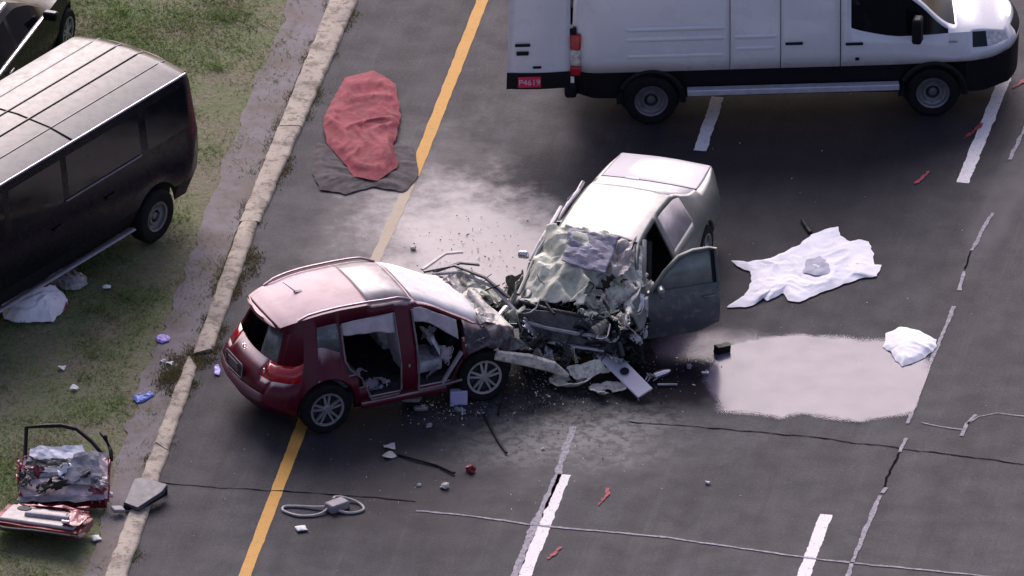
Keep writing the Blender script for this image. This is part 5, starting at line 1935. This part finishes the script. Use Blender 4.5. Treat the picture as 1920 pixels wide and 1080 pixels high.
mb.build('emblem_hole', M_BLACKPL, o)


def shell(name, label, centre, a, b, h, rz, m, seed, arc=(0, 360)):
    mbx = MB()

    def fn(u, v):
        th = R(arc[0] + (arc[1] - arc[0]) * u)
        f = .25 + .75 * v
        x, y = a * f * math.cos(th), b * f * math.sin(th)
        z = .03 + h * v ** 2 * (0.6 + .5 * math.sin(th + seed))
        q = crumple((x, y, z), .025, 8, seed)
        q.z = max(q.z, .01)
        return q
    mbx.grid(fn, 30, 10)
    ox = mbx.build(name, m, None, solid=.012, angle=30)
    ox.location = centre
    ox.rotation_euler = (0, 0, rz)
    tag(ox, label, 'car panel')
    return ox


shell('lamp_shell', 'ivory broken lamp housing on the road beside the bumper panel', W(1140, 738), .26, .22, .10, R(10), M_IVORY, 3, (-40, 250))
shell('lamp_shell', 'ivory torn bumper corner left of the broken lamp housing', W(1072, 722), .30, .26, .14, R(-10), M_IVORY, 8, (110, 400))
mb = MB()
sheet(mb, W(1060, 690, .22), W(1128, 676, .30), W(1150, 700, .12), W(1078, 712, .10), 14, 10, .05, 7, 12)
o = mb.build('torn_panel', M_IVORY, None, smooth=False, solid=.01)
tag(o, 'small folded ivory panel under the crushed saloon nose', 'car panel')
mb = MB()
sheet(mb, W(948, 528, .5), W(980, 505, .55), W(985, 560, .2), W(955, 560, .15), 10, 10, .05, 8, 19)
o = mb.build('torn_panel', mat('grey green torn plastic', (0.16, 0.17, 0.15), 0.6, 0, 0.3, 8), None, smooth=False, solid=.01)
tag(o, 'dark grey green torn panel standing between the two crashed cars', 'car panel')

# heaps of small wreckage between and in front of the cars
def heap(name, label, spots, m, n, size, seed, zmax):
    r2 = random.Random(seed)
    mbx = MB()
    for k in range(n):
        cx, cy, sx, sy = r2.choice(spots)
        p = W(r2.gauss(cx, sx), r2.gauss(cy, sy))
        s0 = size * r2.uniform(.3, 1.2)
        z = r2.uniform(0.01, zmax)
        if r2.random() < .6:
            a = [Vector((r2.uniform(-1, 1), r2.uniform(-1, 1), r2.uniform(-.6, .6))) * s0 for _ in range(4)]
            base = Vector((p.x, p.y, z + s0 * .4))
            ids = [mbx.vert(base + q) for q in a]
            mbx.f += [[ids[0], ids[1], ids[2]], [ids[0], ids[2], ids[3]], [ids[0], ids[3], ids[1]], [ids[1], ids[3], ids[2]]]
        else:
            mbx.box((p.x, p.y, z + s0 * .2), (s0 * 1.6, s0 * .5, s0 * .35), (r2.uniform(-.6, .6), r2.uniform(-.6, .6), r2.uniform(0, 3)))
    ox = mbx.build(name, m, None, smooth=False)
    ox['kind'] = 'stuff'
    tag(ox, label, 'debris')


between = [(955, 585, 12, 14), (968, 620, 14, 14), (950, 610, 12, 14), (962, 645, 16, 12), (985, 680, 20, 10), (1010, 672, 18, 9)]
heap('dark_wreckage', 'heap of dark broken engine and trim pieces between the two crashed cars', between + [(1040, 700, 40, 14), (1000, 650, 20, 14)], M_DARKMETAL, 260, .06, 5, .26)
heap('pale_wreckage', 'pale powdered broken pieces between the two crashed cars', between, M_IVORY, 110, .045, 6, .30)
heap('olive_wreckage', 'greenish grey torn pieces heaped between the two crashed cars', between, M_DUSTY, 100, .06, 7, .32)
heap('road_fragments', 'dark fragments scattered on the road below the crash', [(880, 775, 60, 20), (1060, 765, 90, 18), (1000, 730, 50, 18), (1250, 710, 40, 22), (820, 755, 40, 12), (880, 460, 60, 30), (1000, 800, 120, 40)], M_BLACKPL, 620, .017, 8, .01)
heap('pale_fragments', 'beige and grey plastic fragments strewn on the road around the crash', [(1060, 740, 80, 18), (990, 705, 40, 14), (850, 770, 50, 12), (900, 480, 50, 25)], M_IVORY, 260, .022, 18, .02)
heap('glass_fragments', 'small pale broken glass bits scattered over the road', [(1000, 740, 60, 25), (880, 440, 60, 30), (1100, 850, 120, 60), (820, 770, 50, 15), (1250, 700, 40, 30), (1500, 500, 200, 120), (700, 900, 200, 60), (1020, 740, 90, 40), (760, 450, 80, 40)], M_WHITEP, 600, .009, 9, .004)

# cluster under the cut doors
mb = MB()
mb.box((0, 0, .10), (.22, .10, .20), (0, 0, .1))
o = mb.build('lilac_packet', M_LILAC, None, bevel=.01)
o.location = W(860, 757)
tag(o, 'lilac packet standing by the front wheel of the red crossover', 'packet')
for i, (px, py, L_, w_, rz, m_, nm, lab) in enumerate((
        (772, 750, .26, .12, .1, M_GREYTRIM, 'trim_piece', 'grey trim piece lying under the front door opening of the crossover'),
        (790, 768, .20, .07, .3, M_METAL, 'trim_piece', 'narrow metal trim piece just below the grey trim piece'),
        (863, 772, .16, .06, -.5, M_METAL, 'bent_bracket', 'bent metal bracket in front of the lilac packet'),
        (1355, 660, .22, .11, .55, M_BLACKPL, 'black_housing', 'black plastic housing standing at the left edge of the puddle'),
        (1322, 703, .10, .05, .1, M_CHROME, 'metal_clip', 'small shiny metal clip in the dark soaked patch'),
        (1292, 690, .06, .06, .1, M_GREYTRIM, 'knob', 'small grey knob in the dark soaked patch beside the puddle'))):
    b = MB()
    b.prism([(-L_ / 2, -w_ / 2), (L_ * .35, -w_ * .6), (L_ / 2, w_ * .1), (L_ * .3, w_ / 2), (-L_ * .2, w_ * .35), (-L_ / 2, w_ * .5)], .05 if nm != 'black_housing' else .11)
    b.box((L_ * .1, 0, .05), (L_ * .3, w_ * .3, .04))
    o = b.build(nm, m_, None, bevel=.008)
    o.location = W(px, py)
    o.rotation_euler = (0.05, 0.06, rz)
    tag(o, lab, 'debris')
# silver cylinder
t = thing('silver_canister', 'silver cylinder with a broken end lying on the dark soaked patch', 'canister', W(1237, 702, .05))
t.rotation_euler = (0, 0, R(38))
b = MB()
for p in ((0,),):
    b.tube([(-.11, 0, 0), (-.10, 0, 0), (.05, 0, 0), (.10, 0, 0), (.15, 0, .0), (.155, 0, 0)], [.03, .05, .052, .045, .03, .02], 16)
b.build('cylinder', M_CHROME, t)
b = MB()
for k in range(9):
    b.box((-.13 + rnd.uniform(-.05, .02), rnd.uniform(-.06, .06), rnd.uniform(-.03, .04)), (.07, .015, .02), (rnd.uniform(-1, 1), rnd.uniform(-1, 1), rnd.uniform(0, 3)))
b.build('broken_end', M_METAL, t)
b = MB()
b.tube([W(1233, 721, .03), W(1270, 721, .03)], .014, 6)
tag(b.build('metal_rod', M_METAL, None), 'short metal rod lying below the silver cylinder', 'rod')

# rods, strips and bits on the near road
for nm, pts, r_, lab in (('black_trim_strip', [(745, 851), (780, 862), (820, 872), (852, 888)], .022, 'long bent black trim strip lying on the road in front of the crossover'),
                         ('black_trim_strip', [(907, 776), (922, 805), (935, 828), (950, 850)], .018, 'straight black trim strip lying on the road below the front wheel'),
                         ('black_strap', [(1505, 412), (1510, 422), (1520, 436)], .03, 'short black strap on the road above the large white sheet'),
                         ('cord', [(940, 757), (936, 766), (934, 778)], .016, 'short black cord on the powdered road beside the front wheel')):
    b = MB()
    b.tube([W(p[0], p[1], r_) + Vector((0, 0, .01 * (i % 2))) for i, p in enumerate(pts)], [(r_, r_ * .8)] * len(pts), 7)
    tag(b.build(nm, M_BLACKPL, None), lab, 'strip' if 'strip' in nm else 'strap')

for i, (nm, px, py, s_, m_, lab) in enumerate((
        ('red_fragment', 884, 884, .14, M_REDSHARD, 'curled red car body fragment lying right of the long black strip'),
        ('white_chunk', 834, 915, .10, M_IVORY, 'largest cream chunk lying below the red fragment'),
        ('white_chunk', 785, 911, .05, M_WHITEP, 'tiny white chunk left of the larger cream chunk'),
        ('white_chunk', 1327, 907, .055, M_WHITEP, 'lone white chunk in the middle of the near right lane'),
        ('white_chunk', 1018, 843, .04, M_WHITEP, 'small white chunk just above the near white dash'),
        ('white_chunk', 804, 801, .07, M_GREYTRIM, 'grey flat chunk below the cut door openings'),
        ('cream_stub', 775, 468, .08, M_IVORY, 'cream stub lying beyond the red crossover roof'))):
    b = MB()

    def fn(u, v, s_=s_, i=i):
        th, ph = 2 * math.pi * u, math.pi * (v - .5)
        p = Vector((math.cos(th) * math.cos(ph) * s_ * .6, math.sin(th) * math.cos(ph) * s_ * .45, math.sin(ph) * s_ * .35 + s_ * .25))
        return crumple(p, s_ * .35, 6 / s_ * .35, i * 5)
    b.grid(fn, 9, 6)
    o = b.build(nm, m_, None, smooth=False)
    o.location = W(px, py)
    tag(o, lab, 'debris')
for i, (px, py, a, b_, rz, lab) in enumerate((
        (565, 994, .14, .10, .3, 'square white paper lying near the yellow line below the hose box'),
        (730, 840, .15, .09, .1, 'upper of two pale papers at the end of the long black strip'),
        (730, 857, .15, .10, .5, 'lower of two pale papers at the end of the long black strip'),
        (180, 1012, .12, .10, .4, 'white paper scrap by the lower torn door'),
        (116, 692, .09, .06, -.4, 'small white scrap on the grass above the other grass scrap'),
        (139, 730, .10, .07, .8, 'small white scrap on the grass above the leaning torn door'),
        (200, 541, .11, .06, .0, 'white paper scrap on the grass right of the clear bag'),
        (318, 684, .09, .05, -.1, 'white paper scrap by the weeds in the kerb gap'),
        (305, 680, .08, .03, -.3, 'thin white scrap left of the scrap in the kerb gap'),
        (205, 929, .09, .04, 0, 'white scrap between the leaning door and the grey panel'))):
    b = MB()
    b.grid(lambda u, v: ((u - .5) * a, (v - .5) * b_ * 1.3, .03 + .02 * math.sin(u * 4 + i) * math.sin(v * 3 + i)), 6, 5)
    o = b.build('paper_scrap', M_WHITEP if i not in (1, 2) else mat('grimy paper', (0.45, 0.43, 0.41), 0.8), None, solid=.004)
    o.location = W(px, py)
    o.rotation_euler = (0, 0, rz)
    tag(o, lab, 'paper')

# grey box with two hose loops
t = thing('hose_box', 'grey case with two pale hose loops lying on the road right of the yellow line', 'case', W(632, 955), R(38))
b = MB()
b.box((0, 0, .06), (.30, .19, .11), None, .92)
b.build('case', M_GREYBOX, t, bevel=.02)
for pts in ([(-.12, .07, .05), (-.22, .18, .03), (-.36, .34, .02), (-.50, .44, .02), (-.58, .36, .02), (-.52, .16, .02), (-.38, .04, .02), (-.24, .0, .03), (-.14, .02, .05)],
            [(.02, .10, .10), (.10, .16, .08), (.22, .10, .05), (.30, -.06, .02), (.26, -.22, .02), (.16, -.25, .02), (.04, -.20, .02), (-.05, -.10, .04)]):
    b = MB()
    from_pts = [Vector(p) for p in pts]
    den = []
    for i in range(len(from_pts) - 1):
        p0, p1, p2, p3 = (from_pts[max(0, i - 1)], from_pts[i], from_pts[i + 1], from_pts[min(len(from_pts) - 1, i + 2)])
        for k in range(5):
            q = k / 5
            den.append(.5 * ((2 * p1) + (p2 - p0) * q + (2 * p0 - 5 * p1 + 4 * p2 - p3) * q * q + (3 * p1 - p0 - 3 * p2 + p3) * q ** 3))
    den.append(from_pts[-1])
    b.tube(den, .017, 7)
    b.build('hose_loop', M_HOSE, t)
